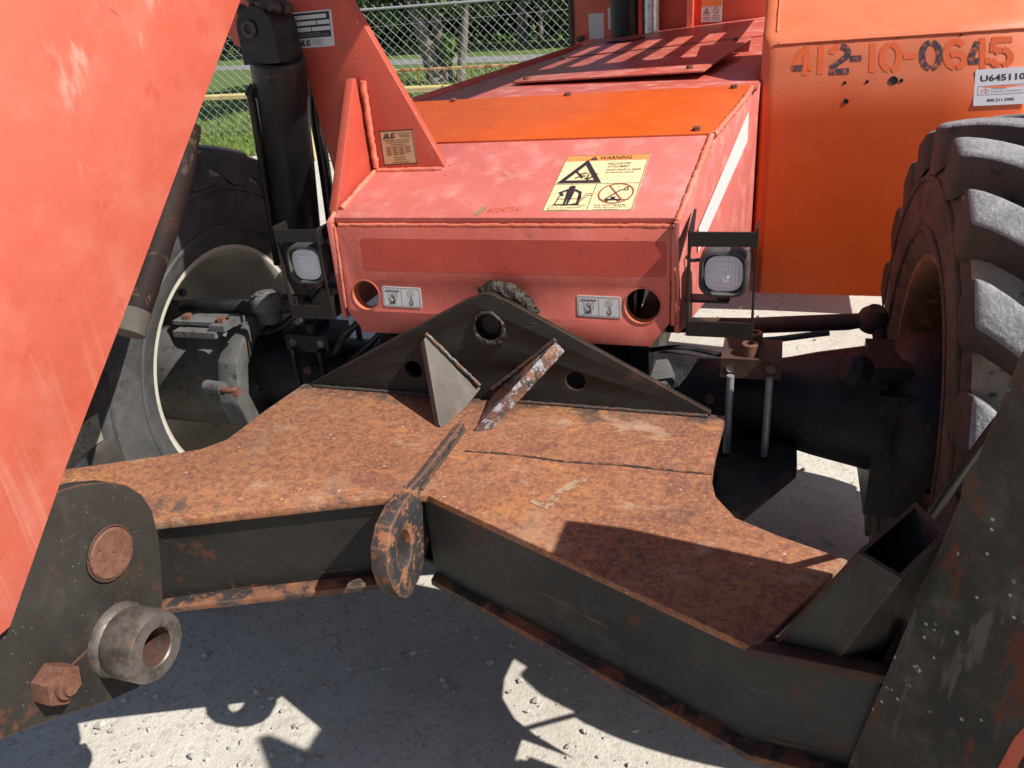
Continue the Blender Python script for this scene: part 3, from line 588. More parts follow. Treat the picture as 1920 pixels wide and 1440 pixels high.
dc.line('inkbrown', 2, [(.37, .16), (.43, .28), (.49, .29)], .010).line('inkbrown', 2, [(.37, .13), (.45, .25), (.49, .26)], .010)
for k, t in enumerate(('Lift or lower personnel', 'only in an approved', 'work platform.')): dc.text('inkbrown', 2, t, .05, .075 - k * .036, .05 + (.42, .37, .26)[k], .10 - k * .036, .01)
dc.ring('inkred', 2, .76, .285, .165, .016, 30).line('inkred', 2, [(.665, .41), (.855, .165)], .016)
dc.line('ink', 2, [(.665, .19), (.80, .34), (.84, .345)], .014).line('ink', 2, [(.84, .34), (.88, .34), (.875, .39), (.85, .385)], .012, True)
dc.poly('ink', 2, [(.66, .165), (.84, .165), (.84, .185), (.77, .19), (.77, .225), (.72, .225), (.72, .19), (.66, .19)]).ring('ink', 2, .685, .165, .014, .012, 10).ring('ink', 2, .815, .165, .014, .012, 10)
dc.line('ink', 2, [(.60, .175), (.65, .175)], .010).line('ink', 2, [(.86, .175), (.92, .175)], .010)
for k, t in enumerate(('DO NOT TRAVEL', 'with personnel in', 'work platform.')): dc.text('inkbrown', 2, t, .57, .075 - k * .036, .57 + (.35, .36, .28)[k], .10 - k * .036, .01)
dc.build('warning_decal', 'cream', TH, {'inkor': 'orange_band', 'inkbrown': 'lettering', 'ink': 'pictogram', 'inkred': 'prohibition_ring'}, .012)

for cs in ([(-0.2921, 0.0061, 0.9246), (-0.1896, 0.006, 0.9231), (-0.19, 0.0103, 0.9728), (-0.2914, 0.0105, 0.9751)], [(0.1924, 0.0057, 0.92), (0.2916, 0.0055, 0.9179), (0.2905, 0.0097, 0.9662), (0.1923, 0.0099, 0.9679)]):
    dc = Decal(cs, .0012)
    dc.line('inkgrey', 1, [(.03, .06), (.97, .06), (.97, .94), (.03, .94)], .022, True).line('inkgrey', 1, [(.50, .06), (.50, .94)], .022)
    dc.line('ink', 2, [(.08, .78), (.45, .78)], .045)
    for k in range(5): dc.line('ink', 2, [(.11 + k * .07, .79), (.14 + k * .07, .88)], .025)
    dc.line('inkgrey', 2, [(.16, .77), (.16, .45), (.19, .33), (.25, .27), (.32, .28), (.37, .40), (.38, .55), (.37, .77)], .03)
    dc.ring('ink', 2, .265, .55, .10, .03, 16).line('ink', 2, [(.25, .56), (.30, .48), (.31, .36), (.28, .24)], .055).line('ink', 2, [(.16, .42), (.20, .28), (.27, .20), (.33, .17)], .045).line('ink', 2, [(.17, .16), (.25, .19), (.32, .26)], .045)
    dc.ring('inkgrey#arrow_ring', 2, .735, .68, .16, .022, 20).line('inkgrey#arrow_ring', 2, [(.715, .58), (.755, .58), (.755, .68), (.78, .68), (.735, .79), (.69, .68), (.715, .68)], .018, True)
    dc.line('ink#hook_symbol', 2, [(.735, .50), (.745, .42), (.77, .32), (.775, .22), (.75, .14), (.715, .15), (.70, .24), (.705, .32)], .05)
    dc.build('tie_down_decal', 'greyvinyl', TH, {'ink': 'pictogram', 'inkgrey': 'fine_lines'}, .07)
# pen number on the hood
dc = Decal([(-0.0499, 0.0413, 1.1411), (0.0655, 0.0448, 1.1424), (0.0603, 0.0721, 1.1523), (-0.05, 0.0689, 1.1512)], .0006)
dc.text('scrawl', 0, '160047541', .22, .15, 1, .85, .0, .06).poly('cream2', 0, [(.0, 0), (.10, -.15), (.14, .15), (.22, .5), (.21, 1.0), (.13, .95), (.09, .45), (.05, .2)])
dc.sub(hood, {'scrawl': 'pen_number', 'cream2': 'green_smudge'})

# --- headlights in their strap guards
def headlight(s, cx_):
    bm = bmesh.new(); C = Vector((cx_, .035, 1.018)); sz = .051
    def rr(r, y, z0=0): return [(C.x + a, y, C.z + b) for a, b in [p for (qx, qz, a0) in ((r - .55 * r, r - .55 * r, 0), (-r + .55 * r, r - .55 * r, 90), (-r + .55 * r, -r + .55 * r, 180), (r - .55 * r, -r + .55 * r, 270)) for p in arcpts(qx, qz, .55 * r, a0, a0 + 90, 6)]]
    rings = [rr(*q) for q in ((.030, .115), (.040, .095), (sz, .075), (sz, .030), (.049, .022), (.044, .020), (.041, .024), (.039, .032))]
    V = [[bm.verts.new(p) for p in r] for r in rings]; n = len(V[0])
    for a, b in zip(V, V[1:]):
        for k in range(n): bm.faces.new((a[k], a[(k + 1) % n], b[(k + 1) % n], b[k]))
    bm.faces.new(V[0][::-1])
    hl = frombm('headlight', bm, 'plastic', TH, 35)
    bm = bmesh.new(); N_ = 14; g = {}
    for i in range(N_ + 1):
        for j in range(N_ + 1):
            a, b = -1 + 2 * i / N_, -1 + 2 * j / N_; r = .039
            k = max(abs(a), abs(b)) or 1; e = (abs(a) ** 3 + abs(b) ** 3) ** (1 / 3) or 1; a2, b2 = a * k / e, b * k / e
            g[i, j] = bm.verts.new((C.x + a2 * r, .030 - .006 * (1 - a2 * a2) * (1 - b2 * b2), C.z + b2 * r))
    for i in range(N_):
        for j in range(N_): bm.faces.new((g[i, j], g[i + 1, j], g[i + 1, j + 1], g[i, j + 1]))
    frombm('lens', bm, 'lens', hl, True)
    lathe('reflector', [(0, .0), (.0, .010), (.012, .026), (.030, .038)], (C.x, .068, C.z), (0, -1, 0), 'chrome', hl, 28)
    tube('lamp_foot', [(C.x, .07, C.z - .045), (C.x, .07, C.z - .072)], .014, 'rustb', hl, 10)
    box('foot_strap', (min(C.x + .012, s * .425), .05, C.z - .074), (max(C.x + .012, s * .425), .09, C.z - .068), 'strap', hl, .001)
    x0, x1 = s * .438, s * (.568 if s > 0 else .552)
    lo, hi = min(x0, x1), max(x0, x1)
    box('guard_top_strap', (lo, -.006, 1.086), (hi, .0, 1.116), 'strap', hl, .0012)
    box('guard_bottom_strap', (lo, -.006, .888), (hi, .0, .922), 'strap', hl, .0012)
    xo = s * (.568 if s > 0 else .552)
    plate('guard_side_plate', (xo, 0, 0), (0, 1, 0), (0, 0, 1), [(-.005, .888), (.05, .888), (.05, .925), (.01, .94), (.004, .96), (.004, 1.06), (.01, 1.075), (.05, 1.085), (.05, 1.124), (-.005, 1.124)], [], .005, 'strap', hl, .0008)
    plate('guard_mount_plate', (s * .436, 0, 0), (0, 1, 0), (0, 0, 1), [(-.005, .888), (.05, .888), (.05, .95), (.006, .96), (.006, 1.07), (.07, 1.10), (.11, 1.135), (-.005, 1.118)] if s > 0 else [(-.005, .888), (.05, .888), (.05, .94), (-.001, .945), (-.001, 1.075), (.05, 1.085), (.05, 1.118), (-.005, 1.118)], [], .006, 'strap', hl, .0008)
    tube('lamp_wire', smoothpath([(C.x - s * .05, .06, C.z + .02), (C.x - s * .07, .055, C.z + .02), (s * .425, .05, C.z + .03)], 5), .004, 'hose', hl, 8)
headlight(1, .505); headlight(-1, -.503)

# --- rusty stabilizer frame in front of the chassis
Z0 = .725
right = [(.527, -.05), (.518, -.232), (.519, -.309), (.530, -.360), (.569, -.419), (.64, -.455), (.745, -.497)]
left = [(-x, y) for x, y in [(.527, -.05), (.545, -.20), (.548, -.29), (.552, -.345), (.585, -.392), (.66, -.435), (.83, -.520), (.98, -.56)]]
out = [(0, -.05)] + right + [(.615, -.722), (.0, -.463), (-.096, -.494), (-.478, -.650), (-.62, -.725), (-.98, -.735)] + left[::-1]
sf = plate('stabilizer_frame', (0, 0, Z0 - .008), (1, 0, 0), (0, 1, 0), out[::-1], [], .016, 'rust', TH, .003)
up = plate('upright_plate', (0, -.053, 0), (1, 0, 0), (0, 0, 1), [(-.50, .722), (.495, .722), (.495, .734), (.052, .975)] + arcpts(.004, .950, .042, 48, 132, 8) + [(-.045, .975), (-.50, .732)], [circ(0, .911, .033), circ(.198, .789, .0225), circ(-.203, .790, .0225)], .016, 'black', sf, .002)
for gi, (a, b, c) in enumerate((((-0.1548, -0.061, 0.8836), (-0.0327, -0.061, 0.7533), (-0.0765, -0.2076, 0.727)), ((0.1572, -0.061, 0.884), (-0.0026, -0.061, 0.7457), (-0.0018, -0.2093, 0.727)))):
    a, b, c = Vector(a), Vector(b), Vector(c); n = (b - a).cross(c - a).normalized()
    tip = (c - a).normalized()
    slab('gusset', [a, b + Vector((0, .004, 0)), b + (c - b) * .5 + Vector((0, 0, -.012)), c + Vector((0, 0, -.008)), c - tip * .012 + Vector((0, -.010, 0)), a + tip * .004 + Vector((0, -.016, 0))], (.022, .030)[gi], ('gus', 'gusedge')[gi], sf, .0018, nrm=n if n.z > 0 else -n)
    weld('weld_bead', [a + Vector((0, -.005, .006)), b + Vector((0, -.006, .010))], .0075, 'weldblk', sf)
weld('weld_bead', [(-.49, -.066, .728), (-.10, -.066, .728)], .006, 'black2', sf); weld('weld_bead', [(.03, -.066, .728), (.49, -.066, .728)], .006, 'weldblk', sf)
lugo = [(-.455, .700), (-.462, .742), (-.50, .752), (-.545, .750), (-.588, .738), (-.615, .708), (-.625, .668), (-.618, .628), (-.602, .592), (-.580, .567), (-.556, .558), (-.520, .565), (-.480, .585), (-.455, .610)]
plate('center_lug', (-.032, 0, 0), (0, 1, 0), (0, 0, 1), lugo, [circ(-.556, .664, .041, 24, .030)], .034, 'lugrust', sf, .003)
plate('center_rib', (-.030, 0, 0), (0, 1, 0), (0, 0, 1), [(-.200, .70), (-.200, .742), (-.40, .745), (-.500, .754), (-.515, .70)], [], .013, 'lugrust', sf, .002)
weld('weld_bead', [(-.040, -.22, .727), (-.040, -.46, .727)], .006, 'rust', sf); weld('weld_bead', [(-.020, -.21, .727), (-.020, -.45, .727)], .006, 'blackrust', sf)
weld('plate_seam', [(0.0133, -0.2954, 0.7255), (0.1155, -0.2898, 0.7255), (0.2312, -0.2978, 0.7255), (0.3381, -0.29, 0.7255), (0.5177, -0.2911, 0.7255)], .004, 'seam', sf)
dc = Decal([(0.2137, -0.4669, 0.7256), (0.3046, -0.4486, 0.7256), (0.2808, -0.3459, 0.7256), (0.1836, -0.3644, 0.7256)], .0006)
dc.line('scuff', 0, [(.0, .25), (.25, .1), (.5, .45), (.75, .75), (1, .95)], .16); dc.sub(sf, {'scuff': 'pale_scuff'})
# webs and bottom flanges under the front edge
def web(pts, m, inset):
    bm = bmesh.new(); k = len(pts)
    f = [[bm.verts.new((x, y + d_, z)) for x, y in pts] for d_ in (inset, inset + .014) for z in (.530, Z0 - .014)]
    for i in range(k - 1):
        bm.faces.new((f[0][i], f[0][i + 1], f[1][i + 1], f[1][i])); bm.faces.new((f[3][i], f[3][i + 1], f[2][i + 1], f[2][i]))
        bm.faces.new((f[0][i], f[2][i], f[2][i + 1], f[0][i + 1])); bm.faces.new((f[1][i], f[1][i + 1], f[3][i + 1], f[3][i]))
    return frombm('front_web', bm, m, sf)
web([(-.05, -.470), (-.096, -.490), (-.478, -.646), (-.62, -.72), (-.98, -.73)], 'black', .016)
web([(-.012, -.466), (.615, -.722), (.775, -.732)], 'black2', .008)  # right web takes the lighter of the black paints
def flange(pts, wd, m):
    P = pts + [(x, y + .05) for x, y in pts[::-1]]
    return slab('bottom_flange', [(x, y, .532) for x, y in P], .014, m, sf, .002)
flange([(-.06, -.497), (-.096, -.512), (-.49, -.672), (-.62, -.742), (-.98, -.752)][::-1], 0, 'flangerust'); flange([(-.012, -.482), (.615, -.742), (.78, -.752)], 0, 'flangerust')
slab('top_lip', [(.600, -.726, .7265), (.788, -.736, .7265), (.788, -.712, .7265), (.630, -.704, .7265)], .016, 'rustd', sf, .002)
# undersides: box bottom and rear webs so the frame is closed
slab('bottom_plate', [(-.05, -.43, .530), (.60, -.68, .530), (.60, -.45, .530), (.48, -.32, .530), (.48, -.06, .530), (-.48, -.06, .530), (-.48, -.32, .530), (-.60, -.45, .530), (-.60, -.66, .530)][::-1], .012, 'black', sf, .001)
for s in (-1, 1):
    bm = bmesh.new(); P = [(s * x, y) for x, y in ((.515, -.05), (.505, -.30), (.52, -.36), (.56, -.408), (.63, -.445), (.74, -.486))]
    a = [bm.verts.new((x, y, .535)) for x, y in P]; b = [bm.verts.new((x, y, .712)) for x, y in P]
    for i in range(len(P) - 1): bm.faces.new((a[i], a[i + 1], b[i + 1], b[i]))
    frombm('rear_web', bm, 'blackrust', sf)
# grease on the pin hole and behind the apex
bm = bmesh.new(); NA, NR = 72, 7; V = []
for i in range(NA):
    an = 2 * math.pi * i / NA; low = max(0, -math.sin(an)); n0 = noise.noise(Vector((math.cos(an) * 2.2, math.sin(an) * 2.2, 3)))
    ro = .0385 + .004 * n0 + low * (.016 + .012 * noise.noise(Vector((math.cos(an) * 4, math.sin(an) * 4, 9)))); ri = .0315 + .002 * noise.noise(Vector((an * 3, 1, 1)))
    row = []
    for j in range(NR + 1):
        t = j / NR; r = ri + (ro - ri) * t; x, z = .002 + r * math.cos(an), .911 + r * math.sin(an)
        h = (.0015 + .0055 * math.sin(math.pi * min(t + .15, 1)) * (.5 + .5 * low)) * (1 + .9 * noise.noise(Vector((x * 130, z * 130, 0)))) if j < NR else -.001
        row.append(bm.verts.new((x, -.0612 - h, z)))
    V.append(row)
for i in range(NA):
    p_, q_ = V[i], V[(i + 1) % NA]
    for j in range(NR): bm.faces.new((p_[j], p_[j + 1], q_[j + 1], q_[j]))
frombm('caked_grease', bm, 'grease', sf, True)
bm = bmesh.new(); pth = [Vector((-.025 + .13 * t, -.030, .985 + .012 * math.sin(3 * t) - .050 * t * t)) for t in [i / 26 for i in range(27)]]
tube_bm(bm, pth, [.006 + .013 * math.sin(math.pi * min(1, (i + 1) / 28)) ** .6 for i in range(27)], 16)
bmesh.ops.subdivide_edges(bm, edges=bm.edges[:], cuts=1, use_grid_fill=True)
for v in bm.verts: v.co += noise.noise_vector(v.co * 55) * .010 + noise.noise_vector(v.co * 170) * .005
frombm('caked_grease', bm, 'grease', sf, True)
lathe('pivot_pin', [(0, .042), (.012, .042), (.013, .024), (.018, .022), (.018, 0)], (0, -.024, .911), (0, -1, 0), 'oily_shaded', sf, 24)

# --- left outrigger: red leg plate, pivot plate, pins
olg = slab('outrigger_leg', [(-0.452, 0.0903, 1.7693), (-0.452, -0.0843, 1.6103), (-0.452, -0.5802, 1.1544), (-0.452, -0.8089, 0.949), (-0.452, -0.9843, 0.7799), (-0.452, -1.003, 0.7795), (-0.452, -1.1014, 0.7874), (-0.452, -1.2359, 0.9295), (-0.452, -0.8864, 1.709)], .020, 'redbig', TH, .002, nrm=(1, 0, 0))
pv = slab('pivot_plate', [(-0.475, -0.8625, 0.9259), (-0.475, -0.7778, 0.8972), (-0.475, -0.7291, 0.8707), (-0.475, -0.6912, 0.8381), (-0.475, -0.6681, 0.8017), (-0.475, -0.6585, 0.7627), (-0.475, -0.6636, 0.7108), (-0.475, -0.6804, 0.6475), (-0.475, -0.7008, 0.5858), (-0.475, -0.7314, 0.5326), (-0.475, -0.8143, 0.4645), (-0.475, -0.8773, 0.4975), (-0.475, -0.9744, 0.5626), (-0.475, -1.0553, 0.6112), (-0.475, -1.1528, 0.6831), (-0.475, -1.0089, 1.0126)], .030, 'pivot', olg, .004, nrm=(1, 0, 0))
def rod(name, c, prof, m, seg=40): return lathe(name, prof, c, (1, 0, 0), m, olg, seg)
rod('pin_head', (-0.472, -0.7734, 0.7502), [(-.02, 0), (-.02, .046), (.003, .046), (.006, .043), (.006, .004), (.003, .003), (.003, 0)], 'rustb')
weld('weld_bead', [Vector((-0.472, -0.7734, 0.7502)) + Vector((.001, .049 * math.cos(R(a)), .049 * math.sin(R(a)))) for a in range(0, 361, 15)], .003, 'pivot', olg)
rod('pivot_bushing', (-0.475, -0.8171, 0.59), [(-.030, .030), (-.030, .060), (-.004, .068), (.008, .066), (.016, .060), (.028, .064), (.078, .064), (.087, .060), (.088, .036), (.085, .0335), (.060, .033)], 'steel', 48)
rod('bushing_bore', (-0.475, -0.8171, 0.59), [(.084, .0332), (.0, .0330), (.0, 0)], 'rustd', 36)
hexbolt('hex_nut', (-0.475, -0.9564, 0.6308), (1, 0, 0), .034, .036, 'rustb', olg)
tube('leg_cylinder', [(-0.6, -0.1542, 1.3835), (-0.6, -0.2094, 1.3053), (-0.6, -0.3145, 1.1914), (-0.6, -0.4456, 1.066), (-0.6, -0.4546, 1.0582)], [.028, .029, .030, .031, .030], 'legcyl', olg, 20)
tube('leg_cylinder_head', [(-0.6, -0.4449, 1.0748), (-0.6, -0.4771, 1.0389)], .036, 'greybeige', olg, 24)

# --- right outrigger: black side plate, open box and hoses
def RP(s_, z, o=0.): return (.776 + .14 * (z - .73) + .75 * s_ - .66 * o, -.737 - .026 * (z - .73) - .66 * s_ - .75 * o, z)
org = slab('outrigger_side_plate', [RP(0, .40), RP(.38, .40), RP(.38, 1.55), RP(0, 1.55)], .030, 'rplate', TH, .004, nrm=(-.66, -.75, .1))
slab('red_edge_strip', [(0.9032, -0.8464, 0.8116), (0.8937, -0.842, 0.7699), (0.8866, -0.8413, 0.7132), (0.8844, -0.8441, 0.6643), (0.8984, -0.8545, 0.6834), (0.9023, -0.852, 0.7453), (0.9109, -0.854, 0.8019)], .006, 'red', org, .001, nrm=(-.66, -.75, .1))
P3, P4, q2, q1 = [Vector(p) for p in ((0.7208, -0.7408, 0.925), (0.766, -0.7807, 0.925), (0.8226, -0.7076, 0.945), (0.7941, -0.6466, 0.945))]
b3, b4, b2, b1 = [Vector(p) for p in ((.634, -.698, .712), (.715, -.702, .69), (.79, -.64, .66), (.70, -.60, .68))]
for nm, a_, b_, c_, d_, mm in (('box_front_wall', P3, P4, b4, b3, 'black2'), ('box_inner_wall', P4, q2, b2, b4, 'blackrust'), ('box_rear_wall', q2, q1, b1, b2, 'blackrust'), ('box_side_wall', q1, P3, b3, b1, 'black')):
    n_ = ((P3 + P4 + q1 + q2) / 4 - (a_ + b_) / 2); bmq = bmesh.new(); n_ = n_.normalized() * .006
    hexa(bmq, [a_, b_, c_, d_, a_ + n_, b_ + n_, c_ + n_, d_ + n_]); frombm(nm, bmq, mm, org)
slab('box_floor', [(.60, -.690, .565), (.80, -.70, .565), (.84, -.53, .58), (.64, -.52, .565)], .01, 'blackrust', org, .001)
slab('pocket_wall', [(.80, -.735, .53), (.80, -.735, .78), (.80, -.53, .72), (.80, -.53, .53)], .008, 'blackrust', org, .001, nrm=(-1, 0, 0))
for pth, r in (([(0.86, -0.7053, 1.1217), (0.86, -0.6386, 1.0428), (0.86, -0.5435, 0.9153), (0.86, -0.4296, 0.7596), (0.86, -0.34, 0.6304), (0.86, -0.2539, 0.5047)], .007),):
    tube('hydraulic_hose', smoothpath(pth, 6), r, 'hose', org, 10)
leg = box('unseen_outrigger_leg', (.945, -1.35, .30), (1.05, -.585, 1.455), 'black', TH, .01)  # unseen leg, placed and sized for its shadow on the frame arm

# --- engine cover with the stencilled number
def TY(z):
    if z <= 1.18: return .90
    t = (z - 1.18) / .14
    return .90 + .22 * .14 * (t ** 3 - t ** 4 / 2) if t < 1 else .90 + .22 * .14 * .5 + .22 * (z - 1.32)
bm = bmesh.new(); prof = [(TY(z), z) for z in (.664, .9, 1.1, 1.18, 1.20, 1.22, 1.24, 1.26, 1.28, 1.30, 1.32, 1.35, 1.388)]
y1 = prof[-1][0]; prof += [(y1 + .008, 1.404), (y1 + .022, 1.416), (y1 + .045, 1.424), (y1 + .35, 1.59), (y1 + .9, 1.64)]
xs = [(.532, 3.2), (.532, .30), (.532, .034), (.5375, .020), (.545, .008), (.557, .001), (.575, 0), (.70, 0), (1.0, 0), (1.20, 0), (1.22, .02), (1.22, 3.2)]
G = [[bm.verts.new((x, min(y + dy, 1.85), z)) for x, dy in xs] for y, z in prof]
for a, b in zip(G, G[1:]):
    for k in range(len(xs) - 1): bm.faces.new((a[k], a[k + 1], b[k + 1], b[k]))
eng = frombm('engine_cover', bm, 'tank', TH, 50)
box('cover_underside', (.545, .915, .662), (1.20, 1.83, .674), 'oily_shaded', eng, 0)
weld('panel_seam', [(.566, TY(1.398) - .0005, 1.398), (.9, TY(1.398) - .0005, 1.398), (1.21, TY(1.398) - .0005, 1.398)], .0035, 'tank', eng, .02)
weld('panel_seam', [(.570, y1 + .05, 1.427), (.570, y1 + .33, 1.580)], .005, 'tank', eng, .02)
for (px_, pz_, r_) in [(0.8833, 1.2879, 0.0095), (0.9034, 1.2869, 0.004), (0.8173, 1.2885, 0.0035), (0.7598, 1.2886, 0.0035), (0.7671, 1.2396, 0.006), (0.7295, 1.3987, 0.002), (0.8842, 1.3954, 0.002), (1.0362, 1.3919, 0.002), (0.575, 1.4004, 0.002)]:
    y_ = TY(pz_)
    lathe('drilled_hole', [(0, 0), (0, r_), (.0012, r_ * 1.12), (0.0, r_ * 1.25)], (px_, y_ - .0008, pz_), (0, -1, .1), 'oily_shaded', eng, 16)
box('rear_shade_body', (.56, 2.42, .42), (1.40, 3.6, 1.30), 'tank', eng, .02)  # unseen box added to shade the ground behind the engine cover
# stencil digits as ribbons
def stencil(dc, ch, x, w, blk):
    q = lambda a, b: (x + a * w, b)
    wd = .20; E_ = lambda cx_, cy_, rx, ry, a0, a1, n=8: [q(cx_ + rx * math.cos(R(a0 + (a1 - a0) * i / n)), cy_ + ry * math.sin(R(a0 + (a1 - a0) * i / n))) for i in range(n + 1)]
    st = {'0': [E_(.47, .5, .36, .42, 100, 260, 12), E_(.53, .5, .36, .42, -80, 80, 12)],
          '1': [[q(.5, .05), q(.5, .95)]],
          '2': [E_(.46, .70, .33, .22, 175, 100), E_(.54, .70, .33, .22, 80, -35) + [q(.15, .22)], [q(.12, .08), q(.90, .08)]],
          '4': [[q(.68, .03), q(.68, .97)], [q(.46, .85), q(.10, .28)], [q(.10, .25), q(.46, .25)], [q(.84, .25), q(.96, .25)]],
          '5': [[q(.20, .92), q(.92, .92)], [q(.22, .84), q(.18, .56)], E_(.50, .34, .34, .25, 130, 95), E_(.54, .34, .34, .26, 75, -80, 10), E_(.46, .34, .34, .26, 260, 200)],
          '6': [E_(.47, .5, .36, .42, 85, 262, 12), E_(.53, .30, .34, .22, -80, 120, 10), E_(.53, .66, .34, .26, 85, 40)],
          '-': [[q(.1, .5), q(.9, .5)]]}[ch]
    for i, p in enumerate(st):
        if len(p) < 6: p = [tuple(p[j][c] + (p[j + 1][c] - p[j][c]) * k / 6 for c in (0, 1)) for j in range(len(p) - 1) for k in range(6)] + [p[-1]]
        dc.line('stencilblk' if i in blk else 'stencil', i, p, wd)
pos = [('4', .0, .105, (2,)), ('1', .10, .09, ()), ('2', .185, .11, (1, 2)), ('-', .292, .055, (0,)), ('1', .355, .09, ()), ('0', .435, .105, ()), ('-', .550, .055, ()), ('0', .625, .105, (0, 1)), ('6', .735, .11, ()), ('4', .845, .10, (1, 2)), ('5', .94, .11, ())]
for ch, x, wq, blk in pos:
    dc = Decal([(0.6156, 0.9141, 1.3139), (1.1438, 0.9123, 1.3058), (1.1319, 0.9284, 1.3793), (0.6157, 0.9307, 1.3897)], .0015)
    dc.P = lambda u, v, z, s=dc: (lambda p: Vector((p.x, TY(p.z) - .0008 - z * .00015, p.z)))(Decal.P(s, u, v, 0))
    stencil(dc, ch, x, wq, blk); dc.one('stencil_digit' if ch != '-' else 'stencil_dash', eng)
dc = Decal([(1.0869, 0.9004, 1.2134), (1.2165, 0.9004, 1.2147), (1.2047, 0.9124, 1.3063), (1.0807, 0.9119, 1.3041)], .0022)
dc.text('ink', 1, 'U645110', .10, .66, .93, .84, .025)
dc.line('inkgrey', 1, [(.07, .30), (.93, .30), (.93, .54), (.07, .54)], .012, True)
dc.text('inkor', 1, 'rb', .14, .34, .28, .50, -.005).text('inkgrey', 1, 'RITCHIE BROS.', .32, .435, .60, .475, .012).text('inkgrey', 1, 'Inspection Operations', .32, .345, .88, .405, .008)
dc.text('ink', 1, '800.211.3983', .25, .10, .74, .185, .02)
dc.build('inspection_sticker', 'lilac', TH, {'ink': 'black_lettering', 'inkgrey': 'grey_lettering', 'inkor': 'orange_logo'}, .05)

# --- wheels
def wheel(s, rimm, sidem, phase):
    C = Vector((s * 1.115, .21, .640)); ax = (s, 0, 0)           # axis points outboard
    rim = lathe('wheel', [(-.150, .336), (-.158, .366), (-.172, .370), (-.182, .360), (-.180, .344), (-.168, .332), (-.150, .326), (-.130, .318), (-.04, .314), (-.015, .298), (.06, .290), (.085, .272), (.10, .25), (.105, .20), (.10, .05), (.10, 0)], C, ax, rimm, TH, 72)
    tp = [(-.158, .335), (-.180, .352), (-.196, .40), (-.204, .445), (-.205, .49), (-.199, .53), (-.188, .553), (-.165, .572), (-.10, .577), (0, .579), (.10, .577), (.165, .572), (.19, .555), (.205, .51), (.20, .42), (.18, .352), (.155, .335)]
    bm = bmesh.new(); lathe_bm(bm, tp, C, ax, 96)
    # raised rings on the sidewall
    lathe_bm(bm, [(-.1985, .405), (-.2035, .408), (-.2050, .416), (-.2015, .420)], C, ax, 96); lathe_bm(bm, [(-.2025, .515), (-.2065, .518), (-.2060, .526), (-.2005, .528)], C, ax, 96)
    bm.faces.ensure_lookup_table()
    for f in bm.faces:
        c = f.calc_center_median() - C; r = math.hypot(c.y, c.z)
        f.material_index = 1 if r > .562 else 0
    tyre = frombm('tyre', bm, [sidem, 'treadgap'], rim, 40)
    # raised letters-like bars of the size marking on the sidewall
    def lug_mesh(h):
        bm = bmesh.new(); st = []
        N_ = 9
        for i in range(N_):
            t = i / (N_ - 1); x = .203 - .203 * t + .012 * t; th = -.30 * t ** 1.15
            hw = (.060 - .008 * t) / .60
            rt = .646 - .016 * (1 - t) ** 3; rb = .560
            if i == 0: rb = .535
            st.append([(x * h, th - hw, rb), (x * h, th + hw, rb), (x * h, th + hw * .74, rt), (x * h, th - hw * .74, rt)])
        st.insert(0, [(.206 * h, -.054, .522), (.206 * h, .054, .522), (.2045 * h, .046, .596), (.2045 * h, -.046, .596)])
        V = [[bm.verts.new((s * x, -r * math.cos(a), r * math.sin(a))) for x, a, r in q] for q in st]
        for a, b in zip(V, V[1:]):
            for k in range(4): bm.faces.new((a[k], a[(k + 1) % 4], b[(k + 1) % 4], b[k]))
        bm.faces.new(V[0]); bm.faces.new(V[-1][::-1]); bmesh.ops.recalc_face_normals(bm, faces=bm.faces[:])
        bevel(bm, .013, 3)
        bm.faces.ensure_lookup_table()
        for f in bm.faces:
            c = f.calc_center_median(); rad = Vector((0, c.y, c.z)).normalized()
            f.material_index = 1 if f.normal.dot(rad) > .5 and math.hypot(c.y, c.z) > .60 else 0; f.smooth = True
        me = bpy.data.meshes.new('tread_lug'); bm.to_mesh(me); bm.free(); me.set_sharp_from_angle(angle=R(35))
        me.materials.append(M['treadside'] if sidem == 'rubber' else M['lugmud']); me.materials.append(M['treadtop']); return me
    NL = 20
    for h, me in ((1, lug_mesh(1)), (-1, lug_mesh(-1))):
        for k in range(NL):
            o = bpy.data.objects.new('tread_lug', me); COL.objects.link(o); o.parent = rim
            o.location = C - (rim.location + TH.location); o.rotation_euler.x = -(2 * math.pi * (k + (.5 if h > 0 else 0)) / NL + phase)
    return rim, tyre, C
rimR, tyR, CR = wheel(1, 'rimrust', 'rubmud', .135)
rimL, tyL, CL = wheel(-1, 'rimpale', 'rubber', .0)
# size marking moulded on the left sidewall
for k in range(6):
    a0 = R(-38 + k * 5.2); 
    bm = bmesh.new()
    def sw(a, r, t): return (-(1.115 - .2045 - t * .004), .21 - r * math.cos(a), .632 + r * math.sin(a))
    hexa(bm, [sw(a0, .445, 0), sw(a0 + .055, .445, 0), sw(a0 + .055, .49, 0), sw(a0, .49, 0), sw(a0, .445, 1), sw(a0 + .055, .445, 1), sw(a0 + .055, .49, 1), sw(a0, .49, 1)])
    frombm('moulded_mark', bm, 'rubber', rimL)

